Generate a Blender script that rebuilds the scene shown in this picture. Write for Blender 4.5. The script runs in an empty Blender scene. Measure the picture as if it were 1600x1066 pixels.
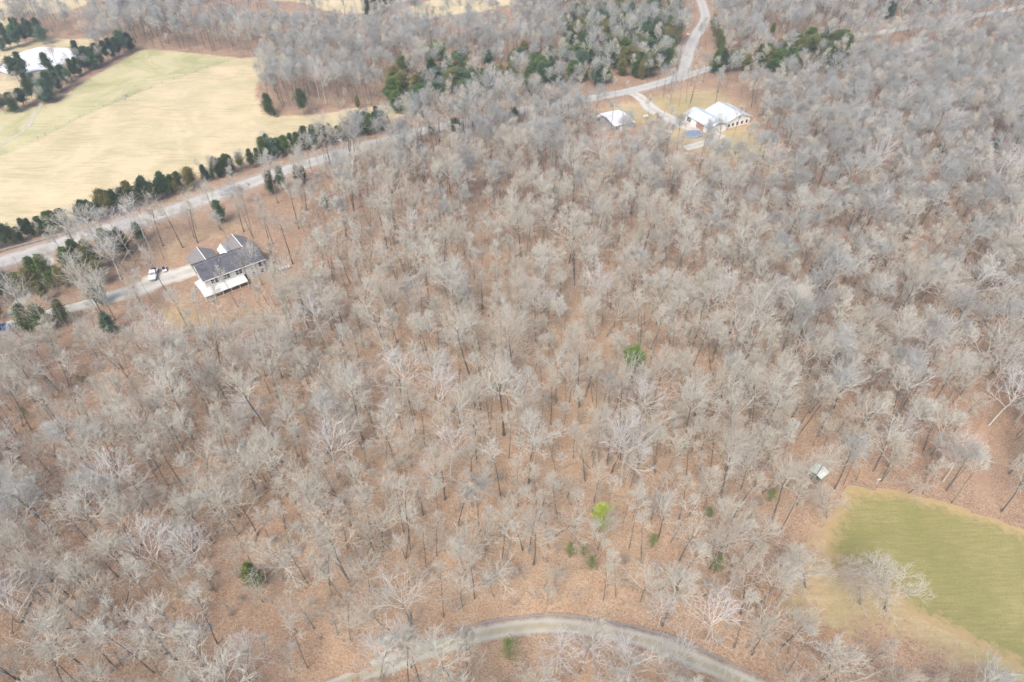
import bpy, math, random
import numpy as np
from mathutils import Vector, Matrix
from mathutils.geometry import delaunay_2d_cdt

random.seed(7)
RNG = np.random.default_rng(11)
scene = bpy.context.scene
COL = scene.collection

# ------------------------------------------------------------------ camera, world, sun, exposure
CAM_H = 118.0
PITCH = math.radians(42.0)
FPX = 1067.0                      # focal length in pixels of the 1600 px wide photograph
cam_d = bpy.data.cameras.new('camera')
cam_d.sensor_width = 36.0
cam_d.lens = 36.0 * FPX / 1600.0
cam_d.clip_start = 1.0
cam_d.clip_end = 9000.0
cam = bpy.data.objects.new('camera', cam_d)
COL.objects.link(cam)
cam.location = (0, 0, CAM_H)
cam.rotation_euler = (math.pi / 2 - PITCH, 0, 0)
scene.camera = cam

SUN_EL, SUN_AZ = 52.0, 205.0      # overcast: a broad soft sun high behind the camera's left
world = bpy.data.worlds.new('World')
scene.world = world
world.use_nodes = True
wn, wl = world.node_tree.nodes, world.node_tree.links
wn.clear()
w_out = wn.new('ShaderNodeOutputWorld')
w_bg = wn.new('ShaderNodeBackground')
w_sky = wn.new('ShaderNodeTexSky')
w_sky.sky_type = 'NISHITA'
w_sky.sun_disc = False
w_sky.sun_elevation = math.radians(SUN_EL)
w_sky.sun_rotation = math.radians(SUN_AZ)
w_sky.air_density = 1.0
w_sky.dust_density = 4.0
w_sky.ozone_density = 0.6
w_bg.inputs['Strength'].default_value = 0.13
wl.new(w_sky.outputs[0], w_bg.inputs['Color'])
wl.new(w_bg.outputs[0], w_out.inputs['Surface'])

sun_d = bpy.data.lights.new('sun', 'SUN')
sun_d.energy = 1.5
sun_d.angle = math.radians(28)
sun_d.color = (1.0, 0.95, 0.88)
sun = bpy.data.objects.new('sun', sun_d)
COL.objects.link(sun)
_el, _az = math.radians(SUN_EL), math.radians(SUN_AZ)
_dir = Vector((math.sin(_az) * math.cos(_el), math.cos(_az) * math.cos(_el), math.sin(_el)))
sun.rotation_euler = _dir.to_track_quat('Z', 'Y').to_euler()

scene.view_settings.view_transform = 'Standard'
scene.view_settings.look = 'None'
scene.view_settings.exposure = 0.95
scene.view_settings.gamma = 1.0
scene.view_settings.use_curve_mapping = False
scene.render.engine = 'CYCLES'
scene.cycles.max_bounces = 5
scene.cycles.diffuse_bounces = 3
scene.cycles.volume_bounces = 0
scene.cycles.use_denoising = True
scene.cycles.denoiser = 'OPENIMAGEDENOISE'
scene.cycles.denoising_input_passes = 'RGB_ALBEDO'
scene.cycles.denoising_prefilter = 'NONE'
scene.cycles.filter_width = 1.5
HAZE_DENSITY = 0.00038

# ------------------------------------------------------------------ terrain and pixel helpers
def sstep(a, b, v):
    t = np.clip((v - a) / (b - a), 0, 1)
    return t * t * (3 - 2 * t)

def seg_dist(P, line):
    """distance of points P (n,2) to a polyline"""
    P = np.asarray(P, float); best = np.full(len(P), 1e9)
    for a, b in zip(line[:-1], line[1:]):
        a = np.asarray(a, float); b = np.asarray(b, float)
        ab = b - a; L = max(ab @ ab, 1e-9)
        t = np.clip(((P - a) @ ab) / L, 0, 1)
        best = np.minimum(best, np.hypot(*(P - (a + t[:, None] * ab)).T))
    return best

GULLY = []
def height(x, y):
    x = np.asarray(x, float); y = np.asarray(y, float)
    h = 1.1 * np.sin(x / 62 + 1.0) * np.cos(y / 80) + 0.5 * np.sin((x + 0.7 * y) / 33)
    h = h * sstep(2500, 900, np.hypot(x, y))
    if len(GULLY):
        sh = x.shape
        d = seg_dist(np.stack([x.ravel(), y.ravel()], 1), GULLY).reshape(sh)
        h = h - 1.1 * np.exp(-(d / 3.2) ** 2)
    return h

FW = np.array([0, math.cos(PITCH), -math.sin(PITCH)])
UP = np.array([0, math.sin(PITCH), math.cos(PITCH)])
def at(px, py, z=None):
    """the point of the ground (or of the level z) that the photograph shows at px, py"""
    d = FW + np.array([1., 0, 0]) * (px - 800) / FPX + UP * (533 - py) / FPX
    zz = 0.0 if z is None else z
    for _ in range(6):
        t = (zz - CAM_H) / d[2]
        p = np.array([0, 0, CAM_H]) + d * t
        if z is not None:
            return p
        zz = float(height(p[0], p[1]))
    return np.array([p[0], p[1], zz])

def pix(P):
    P = np.asarray(P, float) - [0, 0, CAM_H]
    w = P @ FW
    return 800 + FPX * P[..., 0] / w, 533 - FPX * (P @ UP) / w, w

GULLY = [tuple(at(a, b)[:2]) for a, b in [(-160, 1085), (-20, 1052), (120, 1036), (230, 1000), (300, 975), (400, 1000), (520, 1034), (600, 1062), (680, 1090), (700, 1150)]]

# ------------------------------------------------------------------ materials
MATS = {}
class NT:
    def __init__(self, name):
        self.m = bpy.data.materials.new(name); self.m.use_nodes = True
        self.t = self.m.node_tree; self.n = self.t.nodes; self.l = self.t.links
        self.b = self.n['Principled BSDF']
        self.b.inputs['Roughness'].default_value = 0.9
        self.b.inputs['Specular IOR Level'].default_value = 0.25
        MATS[name] = self.m
    def link(self, a, b): self.l.new(a, b)
    def coord(self):
        g = self.n.new('ShaderNodeNewGeometry'); return g.outputs['Position']
    def noise(self, scale, detail=3, rough=0.55, vec=None, dist=0.0):
        x = self.n.new('ShaderNodeTexNoise'); x.inputs['Scale'].default_value = scale
        x.inputs['Detail'].default_value = detail; x.inputs['Roughness'].default_value = rough
        x.inputs['Distortion'].default_value = dist
        self.link(vec if vec is not None else self.coord(), x.inputs['Vector'])
        return x.outputs['Fac']
    def voro(self, scale, vec=None, out='Color', rnd=1.0):
        x = self.n.new('ShaderNodeTexVoronoi'); x.inputs['Scale'].default_value = scale
        x.inputs['Randomness'].default_value = rnd
        self.link(vec if vec is not None else self.coord(), x.inputs['Vector'])
        return x.outputs[out]
    def stretch(self, sx, sy, sz, rot=0.0):
        mp = self.n.new('ShaderNodeMapping'); mp.inputs['Scale'].default_value = (sx, sy, sz)
        mp.inputs['Rotation'].default_value = (0, 0, rot)
        self.link(self.coord(), mp.inputs['Vector']); return mp.outputs[0]
    def ramp(self, fac, stops):
        r = self.n.new('ShaderNodeValToRGB'); e = r.color_ramp.elements
        while len(e) < len(stops): e.new(0.5)
        for q, (p, c) in zip(e, stops):
            q.position = p; q.color = (*c, 1) if len(c) == 3 else c
        self.link(fac, r.inputs[0]); return r.outputs[0]
    def mix(self, fac, a, b, mode='MIX'):
        x = self.n.new('ShaderNodeMix'); x.data_type = 'RGBA'; x.blend_type = mode
        for v, s in ((fac, x.inputs[0]), (a, x.inputs[6]), (b, x.inputs[7])):
            if isinstance(v, (int, float)): s.default_value = v
            elif isinstance(v, tuple): s.default_value = (*v, 1)
            else: self.link(v, s)
        return x.outputs[2]
    def math(self, op, a, b=0.0, clamp=False):
        x = self.n.new('ShaderNodeMath'); x.operation = op; x.use_clamp = clamp
        for v, s in ((a, x.inputs[0]), (b, x.inputs[1])):
            if isinstance(v, (int, float)): s.default_value = v
            else: self.link(v, s)
        return x.outputs[0]
    def attr(self, name):
        x = self.n.new('ShaderNodeAttribute'); x.attribute_name = name; return x.outputs['Fac']
    def rnd(self):
        return self.n.new('ShaderNodeObjectInfo').outputs['Random']
    def color(self, c):
        if isinstance(c, tuple): self.b.inputs['Base Color'].default_value = (*c, 1)
        else: self.link(c, self.b.inputs['Base Color'])
        return self
    def bump(self, h, strength=0.5, dist=0.1):
        x = self.n.new('ShaderNodeBump'); x.inputs['Strength'].default_value = strength
        x.inputs['Distance'].default_value = dist
        self.link(h, x.inputs['Height']); self.link(x.outputs[0], self.b.inputs['Normal'])
        return self

def flat(name, c, rough=0.8, metal=0.0, var=0.12, scale=1.5):
    m = NT(name)
    n = m.noise(scale, 4)
    lo = tuple(v * (1 - var) for v in c); hi = tuple(min(1, v * (1 + var)) for v in c)
    m.color(m.ramp(n, [(0.3, lo), (0.7, hi)]))
    m.b.inputs['Roughness'].default_value = rough
    m.b.inputs['Metallic'].default_value = metal
    return m.m

LIT_A, LIT_B, LIT_C = (0.36, 0.232, 0.148), (0.42, 0.295, 0.20), (0.225, 0.147, 0.104)
def litter_color(m):
    """leaf litter: rust to tan leaves in drifts, pale and dark specks"""
    big = m.noise(0.028, 3, 0.6, dist=0.6)
    mid = m.noise(0.22, 4, 0.6)
    fine = m.noise(3.6, 5, 0.75)
    c = m.ramp(big, [(0.32, LIT_C), (0.47, LIT_A), (0.62, LIT_B)])
    c = m.mix(m.ramp(mid, [(0.35, (0, 0, 0)), (0.7, (1, 1, 1))]), c, (0.44, 0.31, 0.205))
    c = m.mix(m.ramp(m.noise(0.09, 5, 0.65, dist=1.0), [(0.34, (0.6, 0.6, 0.6)), (0.50, (0, 0, 0))]), c, (0.185, 0.125, 0.09))
    sp = m.voro(4.6)
    sepr = m.n.new('ShaderNodeSeparateColor'); m.link(sp, sepr.inputs[0])
    c = m.mix(m.math('MULTIPLY', sepr.outputs[0], 0.45), c, (0.44, 0.235, 0.13))
    c = m.mix(m.ramp(sepr.outputs[1], [(0.72, (0, 0, 0)), (0.92, (0.6, 0.6, 0.6))]), c, (0.17, 0.10, 0.07))
    c = m.mix(m.ramp(sepr.outputs[2], [(0.75, (0, 0, 0)), (0.95, (0.7, 0.7, 0.7))]), c, (0.55, 0.42, 0.30))
    c = m.mix(m.math('MULTIPLY', m.attr('pale'), 0.6), c, m.ramp(mid, [(0.35, (0.52, 0.34, 0.20)), (0.65, (0.62, 0.46, 0.30))]))
    c = m.mix(m.ramp(fine, [(0.38, (0.75, 0.75, 0.75)), (0.55, (0, 0, 0))]), c, (0.16, 0.105, 0.075))
    tw = m.n.new('ShaderNodeTexWave'); tw.inputs['Scale'].default_value = 0.8
    tw.inputs['Distortion'].default_value = 22; tw.inputs['Detail'].default_value = 4; tw.inputs['Detail Scale'].default_value = 1.6
    m.link(m.coord(), tw.inputs['Vector'])
    c = m.mix(m.ramp(tw.outputs[1], [(0.93, (0, 0, 0)), (0.99, (0.5, 0.5, 0.5))]), c, (0.50, 0.43, 0.35))
    return c, fine

g = NT('leaf_litter'); c, f_ = litter_color(g); g.color(c).bump(f_, 0.7, 0.12)

def grass(name, stops, green=None, streak=(0.12, 0.9, 1, 0.5), edge_w=2.5, green_amt=0.5, edge_to=None):
    """grass sheet: streaky tints, worn through to leaf litter along its ragged edge"""
    m = NT(name)
    v = m.stretch(streak[0], streak[1], streak[2], streak[3])
    a = m.noise(1.0, 4, 0.6, vec=v)
    b = m.noise(0.05, 4, 0.6, dist=0.4)
    fine = m.noise(3.0, 4, 0.75)
    c = m.ramp(m.math('ADD', m.math('MULTIPLY', a, 0.55), m.math('MULTIPLY', b, 0.45)), stops)
    if green:
        c = m.mix(m.math('MULTIPLY', m.ramp(m.noise(0.045, 5, 0.65, dist=1.2), [(0.42, (0, 0, 0)), (0.62, (1, 1, 1))]), green_amt), c, green)
    c = m.mix(m.ramp(fine, [(0.36, (0.35, 0.35, 0.35)), (0.52, (0, 0, 0))]), c, tuple(v * 0.6 for v in stops[0][1]))
    if edge_to is None: lit, _ = litter_color(m)
    else: lit = m.mix(m.noise(0.4, 4, 0.7), edge_to, tuple(v * 0.8 for v in edge_to))
    e = m.math('DIVIDE', m.attr('edge'), edge_w)
    e = m.math('ADD', e, m.math('MULTIPLY', m.math('SUBTRACT', m.noise(0.7, 5, 0.7), 0.5), 2.6))
    c = m.mix(m.ramp(e, [(0.25, (1, 1, 1)), (0.95, (0, 0, 0))]), c, lit)
    m.color(c).bump(fine, 0.5, 0.08)
    return m.m

grass('straw', [(0.38, (0.47, 0.385, 0.23)), (0.5, (0.60, 0.495, 0.31)), (0.62, (0.67, 0.54, 0.345))], green=(0.40, 0.37, 0.20), green_amt=0.5)
grass('pasture', [(0.35, (0.40, 0.36, 0.19)), (0.5, (0.52, 0.47, 0.27)), (0.65, (0.58, 0.49, 0.30))], green=(0.31, 0.32, 0.14), green_amt=0.75)
grass('green_grass', [(0.36, (0.225, 0.21, 0.078)), (0.5, (0.275, 0.25, 0.098)), (0.66, (0.35, 0.30, 0.14))], green=(0.225, 0.225, 0.078), streak=(0.25, 2.0, 1, -0.5), edge_w=3.2, green_amt=0.6, edge_to=(0.45, 0.33, 0.17))
grass('tan_grass', [(0.35, (0.38, 0.275, 0.155)), (0.5, (0.47, 0.36, 0.205)), (0.65, (0.53, 0.43, 0.27))], green=(0.34, 0.33, 0.14), edge_w=9, green_amt=0.4)
grass('rust_leaves', [(0.35, (0.36, 0.215, 0.11)), (0.5, (0.44, 0.28, 0.145)), (0.65, (0.50, 0.36, 0.20))], edge_w=8)

def gravel(name, base, light, dirt, crown_grass=0.0, lo=0.78, hi=1.02):
    m = NT(name)
    ac = m.attr('across')                       # 0 on the centre line, 1 at the edge
    n1 = m.noise(0.5, 5, 0.65); n2 = m.noise(6.0, 4, 0.7)
    c = m.ramp(m.math('ADD', m.math('MULTIPLY', n1, 0.6), m.math('MULTIPLY', n2, 0.4)), [(0.35, base), (0.65, light)])
    trk = m.ramp(ac, [(0.25, (0, 0, 0)), (0.4, (1, 1, 1)), (0.6, (1, 1, 1)), (0.75, (0, 0, 0))])
    c = m.mix(m.math('MULTIPLY', trk, 0.6), c, light)
    if crown_grass:
        c = m.mix(m.math('MULTIPLY', m.ramp(m.math('ADD', ac, m.math('MULTIPLY', m.noise(0.35, 4), 0.5)), [(0.33, (1, 1, 1)), (0.5, (0, 0, 0))]), crown_grass), c, (0.40, 0.34, 0.19))
    e = m.math('ADD', ac, m.math('MULTIPLY', m.math('SUBTRACT', m.noise(0.8, 5, 0.7), 0.5), 0.9))
    if dirt is None: dirt, _ = litter_color(m)
    c = m.mix(m.ramp(e, [(lo, (0, 0, 0)), (min(hi, 1.0), (1, 1, 1))]), c, dirt)
    m.color(c).bump(n2, 0.4, 0.04)
    return m.m
gravel('track_gravel', (0.31, 0.29, 0.235), (0.50, 0.475, 0.40), None, 0.65, 0.62, 0.95)
gravel('road_surface', (0.37, 0.355, 0.33), (0.50, 0.485, 0.455), (0.34, 0.27, 0.20))
gravel('drive_gravel', (0.38, 0.355, 0.30), (0.58, 0.56, 0.50), (0.40, 0.30, 0.20))
gravel('creek_stone', (0.17, 0.16, 0.15), (0.34, 0.32, 0.30), None, 0, 0.4, 0.85)
gravel('pasture_creek_stone', (0.34, 0.31, 0.21), (0.55, 0.51, 0.42), (0.42, 0.38, 0.22), 0, 0.4, 0.9)
gravel('worn_path', (0.36, 0.23, 0.155), (0.42, 0.285, 0.20), None, 0, 0.2, 0.85)
gravel('verge_dirt', (0.28, 0.225, 0.185), (0.40, 0.33, 0.27), None, 0, 0.7, 1.0)
pw = NT('pond_sky_white'); pw.color((0.86, 0.88, 0.88)); pw.b.inputs['Roughness'].default_value = 0.3  # white base colour paints the bright sky's reflection onto the water
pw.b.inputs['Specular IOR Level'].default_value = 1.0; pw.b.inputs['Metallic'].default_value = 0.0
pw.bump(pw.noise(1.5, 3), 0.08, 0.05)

def bark(name, a, b, c, spec=0.2):
    m = NT(name); r = m.rnd()
    col = m.ramp(r, [(0.0, a), (0.5, b), (1.0, c)])
    tc = m.n.new('ShaderNodeTexCoord').outputs['Object']
    n = m.noise(0.9, 4, 0.7, vec=tc)
    col = m.mix(m.ramp(n, [(0.3, (0.35, 0.35, 0.35)), (0.65, (0, 0, 0))]), col, tuple(v * 0.55 for v in a))
    m.color(col); m.b.inputs['Specular IOR Level'].default_value = spec
    return m.m
bark('trunk_bark', (0.12, 0.11, 0.09), (0.19, 0.175, 0.15), (0.28, 0.26, 0.22))
bark('limb_bark', (0.50, 0.46, 0.38), (0.60, 0.59, 0.50), (0.66, 0.65, 0.58))
bark('twig_bark', (0.60, 0.515, 0.43), (0.65, 0.60, 0.51), (0.56, 0.55, 0.50))
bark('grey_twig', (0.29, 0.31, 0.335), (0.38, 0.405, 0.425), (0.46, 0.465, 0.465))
bark('pale_bark', (0.62, 0.60, 0.56), (0.70, 0.69, 0.66), (0.74, 0.73, 0.70))
bark('pale_twig', (0.58, 0.53, 0.50), (0.64, 0.60, 0.58), (0.68, 0.66, 0.65))
bark('brush_bark', (0.44, 0.37, 0.30), (0.55, 0.50, 0.42), (0.62, 0.59, 0.52))
bark('dead_wood', (0.30, 0.26, 0.20), (0.40, 0.35, 0.28), (0.22, 0.18, 0.14))
bark('moss_wood', (0.20, 0.19, 0.09), (0.25, 0.23, 0.10), (0.17, 0.16, 0.08))

def leaf(name, a, b, c):
    m = NT(name)
    tc = m.n.new('ShaderNodeTexCoord').outputs['Object']
    col = m.ramp(m.rnd(), [(0.0, a), (0.45, b), (1.0, c)])
    n = m.noise(0.8, 3, 0.6, vec=tc)
    col = m.mix(m.ramp(n, [(0.35, (0, 0, 0)), (0.7, (0.55, 0.55, 0.55))]), col, tuple(min(1, v * 1.7 + 0.015) for v in c))
    m.color(col); m.b.inputs['Roughness'].default_value = 0.75
    return m.m
leaf('cedar_dark', (0.036, 0.062, 0.038), (0.052, 0.080, 0.036), (0.078, 0.098, 0.038))
leaf('cedar_olive', (0.11, 0.13, 0.036), (0.145, 0.15, 0.042), (0.18, 0.155, 0.055))
leaf('cedar_grey', (0.080, 0.125, 0.085), (0.10, 0.14, 0.10), (0.085, 0.14, 0.06))
leaf('cedar_green', (0.060, 0.11, 0.026), (0.08, 0.13, 0.03), (0.11, 0.145, 0.034))
leaf('cedar_light', (0.10, 0.145, 0.05), (0.12, 0.17, 0.05), (0.16, 0.19, 0.06))
leaf('pine_green', (0.085, 0.165, 0.026), (0.10, 0.18, 0.03), (0.13, 0.20, 0.036))
leaf('pine_lime', (0.29, 0.37, 0.06), (0.33, 0.40, 0.07), (0.37, 0.43, 0.08))

flat('shingle_dark', (0.105, 0.105, 0.12), 0.9, var=0.3, scale=0.7)
flat('shingle_brown', (0.22, 0.205, 0.20), 0.9, var=0.12, scale=1.2)
flat('siding_cream', (0.60, 0.61, 0.58), 0.7, var=0.05)
flat('white_paint', (0.80, 0.80, 0.80), 0.55, var=0.03)
flat('trim_white', (0.78, 0.78, 0.76), 0.5, var=0.03)
flat('metal_roof_white', (0.55, 0.60, 0.64), 0.5, 0.0, var=0.16, scale=0.35)
flat('metal_roof_bright', (0.82, 0.82, 0.84), 0.4, 0.0, var=0.03, scale=0.4)
flat('window_glass', (0.04, 0.045, 0.05), 0.15, var=0.1)
flat('brick_red', (0.42, 0.22, 0.15), 0.9, var=0.2, scale=4)
flat('deck_wood', (0.55, 0.45, 0.30), 0.8, var=0.15, scale=3)
flat('deck_porch_shade', (0.10, 0.10, 0.10), 0.8, var=0.25, scale=2)  # shade below the porch roof is put into this dark deck colour
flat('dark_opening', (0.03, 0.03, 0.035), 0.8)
flat('concrete', (0.50, 0.49, 0.46), 0.9, var=0.15)
flat('blue_cover', (0.22, 0.26, 0.34), 0.5, var=0.3, scale=1.5)
flat('blue_tarp', (0.015, 0.13, 0.55), 0.45, var=0.25, scale=2)
flat('tyre_rubber', (0.02, 0.02, 0.02), 0.8)
flat('steel_rail', (0.42, 0.43, 0.44), 0.5, 0.3)
flat('post_wood', (0.25, 0.21, 0.17), 0.9, var=0.25)
flat('hut_green', (0.16, 0.19, 0.16), 0.8, var=0.2)
flat('hut_roof', (0.62, 0.68, 0.62), 0.6, var=0.08)
flat('lamp_glass', (0.6, 0.6, 0.62), 0.2)
flat('red_lens', (0.4, 0.02, 0.02), 0.3)
flat('rock_grey', (0.36, 0.34, 0.31), 0.95, var=0.3, scale=2)
flat('grey_liner', (0.35, 0.38, 0.42), 0.6, var=0.2)

# ------------------------------------------------------------------ object helpers
def tag(o, label=None, cat=None, group=None, kind=None):
    if label: o['label'] = label
    if cat: o['category'] = cat
    if group: o['group'] = group
    if kind: o['kind'] = kind
    return o

def link(name, me, parent=None, loc=None, rot=None, scale=None):
    o = bpy.data.objects.new(name, me); COL.objects.link(o)
    if parent is not None: o.parent = parent
    if loc is not None: o.location = loc
    if rot is not None: o.rotation_euler = rot
    if scale is not None: o.scale = scale
    return o

def mesh_np(name, verts, faces_flat, loop_tot, mats, mat_idx=None, smooth=False):
    me = bpy.data.meshes.new(name)
    verts = np.asarray(verts, np.float32); ff = np.asarray(faces_flat, np.int32); lt = np.asarray(loop_tot, np.int32)
    me.vertices.add(len(verts)); me.vertices.foreach_set('co', verts.ravel())
    me.loops.add(len(ff)); me.loops.foreach_set('vertex_index', ff)
    me.polygons.add(len(lt))
    ls = np.zeros(len(lt), np.int32); ls[1:] = np.cumsum(lt)[:-1]
    me.polygons.foreach_set('loop_start', ls); me.polygons.foreach_set('loop_total', lt)
    for m in mats: me.materials.append(MATS[m])
    if mat_idx is not None: me.polygons.foreach_set('material_index', np.asarray(mat_idx, np.int32))
    me.polygons.foreach_set('use_smooth', np.full(len(lt), bool(smooth)))
    me.update(calc_edges=True); me.validate()
    return me

class MB:
    """collects boxes, prisms and tubes in local coordinates"""
    def __init__(s): s.v = []; s.f = []
    def poly(s, pts, faces):
        b = len(s.v); s.v += [tuple(p) for p in pts]; s.f += [tuple(b + i for i in q) for q in faces]; return s
    def box(s, x0, x1, y0, y1, z0, z1):
        return s.poly([(x0, y0, z0), (x1, y0, z0), (x1, y1, z0), (x0, y1, z0), (x0, y0, z1), (x1, y0, z1), (x1, y1, z1), (x0, y1, z1)],
                      [(3, 2, 1, 0), (4, 5, 6, 7), (0, 1, 5, 4), (1, 2, 6, 5), (2, 3, 7, 6), (3, 0, 4, 7)])
    def slab(s, quad, t):
        """a plate of thickness t under the four corners of quad"""
        lo = [(p[0], p[1], p[2] - t) for p in quad]
        n = len(quad)
        return s.poly(list(quad) + lo, [tuple(range(n)), tuple(range(2 * n - 1, n - 1, -1))] + [(i, i + n, (i + 1) % n + n, (i + 1) % n) for i in range(n)])
    def cyl(s, a, b, r0, r1=None, n=10):
        a = Vector(a); b = Vector(b); r1 = r0 if r1 is None else r1
        q = (b - a).to_track_quat('Z', 'Y')
        pts = [tuple(c + q @ Vector((r * math.cos(2 * math.pi * i / n), r * math.sin(2 * math.pi * i / n), 0))) for c, r in ((a, r0), (b, r1)) for i in range(n)]
        return s.poly(pts, [(i, (i + 1) % n, (i + 1) % n + n, i + n) for i in range(n)] + [tuple(range(n - 1, -1, -1)), tuple(range(n, 2 * n))])
    def prism(s, prof, y0, y1):
        """profile in x,z extruded along y"""
        n = len(prof)
        pts = [(x, y0, z) for x, z in prof] + [(x, y1, z) for x, z in prof]
        return s.poly(pts, [tuple(range(n)), tuple(range(2 * n - 1, n - 1, -1))] + [(i, i + n, (i + 1) % n + n, (i + 1) % n) for i in range(n)])
    def build(s, name, mat, parent=None, bevel=0.0, smooth=False, **k):
        me = bpy.data.meshes.new(name); me.from_pydata(s.v, [], s.f); me.materials.append(MATS[mat])
        import bmesh
        bm = bmesh.new(); bm.from_mesh(me); bmesh.ops.recalc_face_normals(bm, faces=bm.faces)
        if bevel > 0: bmesh.ops.bevel(bm, geom=bm.edges, offset=bevel, segments=2, affect='EDGES')
        bm.to_mesh(me); bm.free()
        if smooth: me.polygons.foreach_set('use_smooth', [True] * len(me.polygons))
        return link(name, me, parent, **k)

def thing(name, loc, rz=0, label=None, cat=None, group=None):
    o = link(name, None, loc=loc, rot=(0, 0, rz)); o.empty_display_size = 0.5
    return tag(o, label, cat, group)

# ------------------------------------------------------------------ ground: one tessellation shared by the forest floor and the fields
def PX(l): return [tuple(at(a, b)[:2]) for a, b in l]
REG = {  # name: (material, outline in photograph pixels dropped onto the ground, ragged edge in metres)
 'green_meadow': ('green_grass', [(1325, 758), (1400, 766), (1480, 786), (1560, 812), (1640, 846), (1760, 900), (1900, 1010), (1900, 1300), (1720, 1130), (1600, 1050), (1520, 1008), (1440, 966), (1380, 925), (1312, 905), (1290, 872), (1288, 832), (1306, 792)], 0.8),
 'dry_grass_strip': ('tan_grass', [(1215, 850), (1240, 800), (1290, 768), (1325, 758), (1306, 792), (1288, 832), (1290, 872), (1312, 905), (1380, 925), (1440, 966), (1520, 1008), (1600, 1050), (1720, 1130), (1680, 1180), (1500, 1090), (1380, 1010), (1300, 985), (1235, 965), (1195, 905)], 0.9),
 'straw_field': ('straw', [(-420, 520), (-160, 442), (0, 374), (60, 360), (150, 324), (235, 302), (330, 276), (420, 242), (500, 220), (580, 202), (640, 180), (700, 165), (640, 158), (560, 166), (500, 176), (430, 181), (413, 172), (404, 150), (410, 118), (428, 98), (470, 82), (378, 90), (290, 118), (200, 152), (110, 192), (40, 230), (-60, 262), (-420, 420)], 1.2),
 'green_pasture': ('pasture', [(378, 90), (330, 84), (260, 78), (212, 72), (204, 86), (170, 104), (120, 132), (88, 158), (60, 165), (0, 172), (-80, 176), (-500, 300), (-420, 420), (-60, 262), (40, 230), (110, 192), (200, 152), (290, 118)], 1.0),
 'pond_clearing': ('straw', [(-260, 95), (-60, 62), (20, 66), (75, 58), (150, 60), (158, 74), (140, 96), (100, 122), (75, 150), (30, 168), (-40, 176), (-260, 215)], 1.2),
 'far_left_field': ('straw', [(-300, 10), (-120, 24), (0, 30), (40, 20), (90, 24), (140, 8), (165, -20), (150, -60), (-60, -70), (-300, -60)], 1.5),
 'far_left_glade': ('straw', [(-80, 34), (10, 26), (36, 38), (24, 54), (-80, 60)], 1.0),
 'far_middle_field': ('straw', [(385, -4), (470, 6), (540, 26), (580, 20), (640, 2), (690, -25), (720, -60), (400, -60), (340, -30)], 1.5),
 'far_right_field': ('straw', [(600, 28), (680, 30), (760, 18), (860, -4), (920, -40), (760, -60), (740, -28), (690, -6), (650, 6)], 1.5),
 'house_lawn': ('tan_grass', [(225, 480), (250, 462), (300, 452), (330, 478), (420, 462), (455, 420), (475, 440), (440, 478), (380, 505), (330, 520), (270, 532), (238, 520)], 0.9),
 'front_lawn': ('tan_grass', [(228, 400), (262, 372), (300, 350), (380, 340), (440, 350), (440, 372), (400, 372), (300, 384), (300, 412), (262, 428), (245, 410)], 0.9),
 'far_house_lawn': ('tan_grass', [(905, 168), (960, 155), (1010, 146), (1070, 130), (1125, 134), (1165, 160), (1190, 200), (1225, 225), (1235, 262), (1190, 282), (1120, 258), (1060, 246), (1010, 225), (990, 200), (930, 192)], 0.9),
 'rust_clearing': ('rust_leaves', [(1190, 850), (1225, 830), (1195, 905), (1235, 965), (1300, 985), (1380, 1010), (1400, 1060), (1300, 1040), (1200, 990), (1150, 930)], 1.2),
}
PRIO = ['green_meadow', 'dry_grass_strip', 'rust_clearing', 'house_lawn', 'front_lawn', 'far_house_lawn', 'green_pasture', 'straw_field', 'pond_clearing', 'far_left_field', 'far_left_glade', 'far_middle_field', 'far_right_field']

SEG = {}
def densify(poly, step, jit, seed):
    out = []
    for a, b in zip(poly, poly[1:] + poly[:1]):
        key = (a, b) if a < b else (b, a)
        if key not in SEG:
            r = random.Random(f'{key[0][0]:.2f}{key[1][1]:.2f}'); p, q = key; n = max(1, int(math.dist(p, q) / step))
            SEG[key] = [(p[0] + (q[0] - p[0]) * i / n + r.uniform(-jit, jit) * (0 < i < n), p[1] + (q[1] - p[1]) * i / n + r.uniform(-jit, jit) * (0 < i < n)) for i in range(n + 1)]
        pts_ = SEG[key] if key == (a, b) else SEG[key][::-1]
        out += pts_[:-1]
    return out

def inside(P, poly):
    P = np.asarray(P, float); x, y = P[:, 0], P[:, 1]; r = np.zeros(len(P), bool)
    for (x1, y1), (x2, y2) in zip(poly, poly[1:] + poly[:1]):
        c = ((y1 > y) != (y2 > y)); d = (y2 - y1) if y2 != y1 else 1e-9
        r ^= c & (x < (x2 - x1) * (y - y1) / d + x1)
    return r

POLY = {}
pts = []; edges = []
for k in PRIO:
    mt, o, jit = REG[k]
    w = PX(o)
    far = np.mean([p[1] for p in w]) > 220
    POLY[k] = densify(w, 4.5 if far else 2.2, jit * (1.0 if far else 0.6), k)
    b = len(pts); pts += POLY[k]; n = len(POLY[k])
    edges += [(b + i, b + (i + 1) % n) for i in range(n)]
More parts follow.
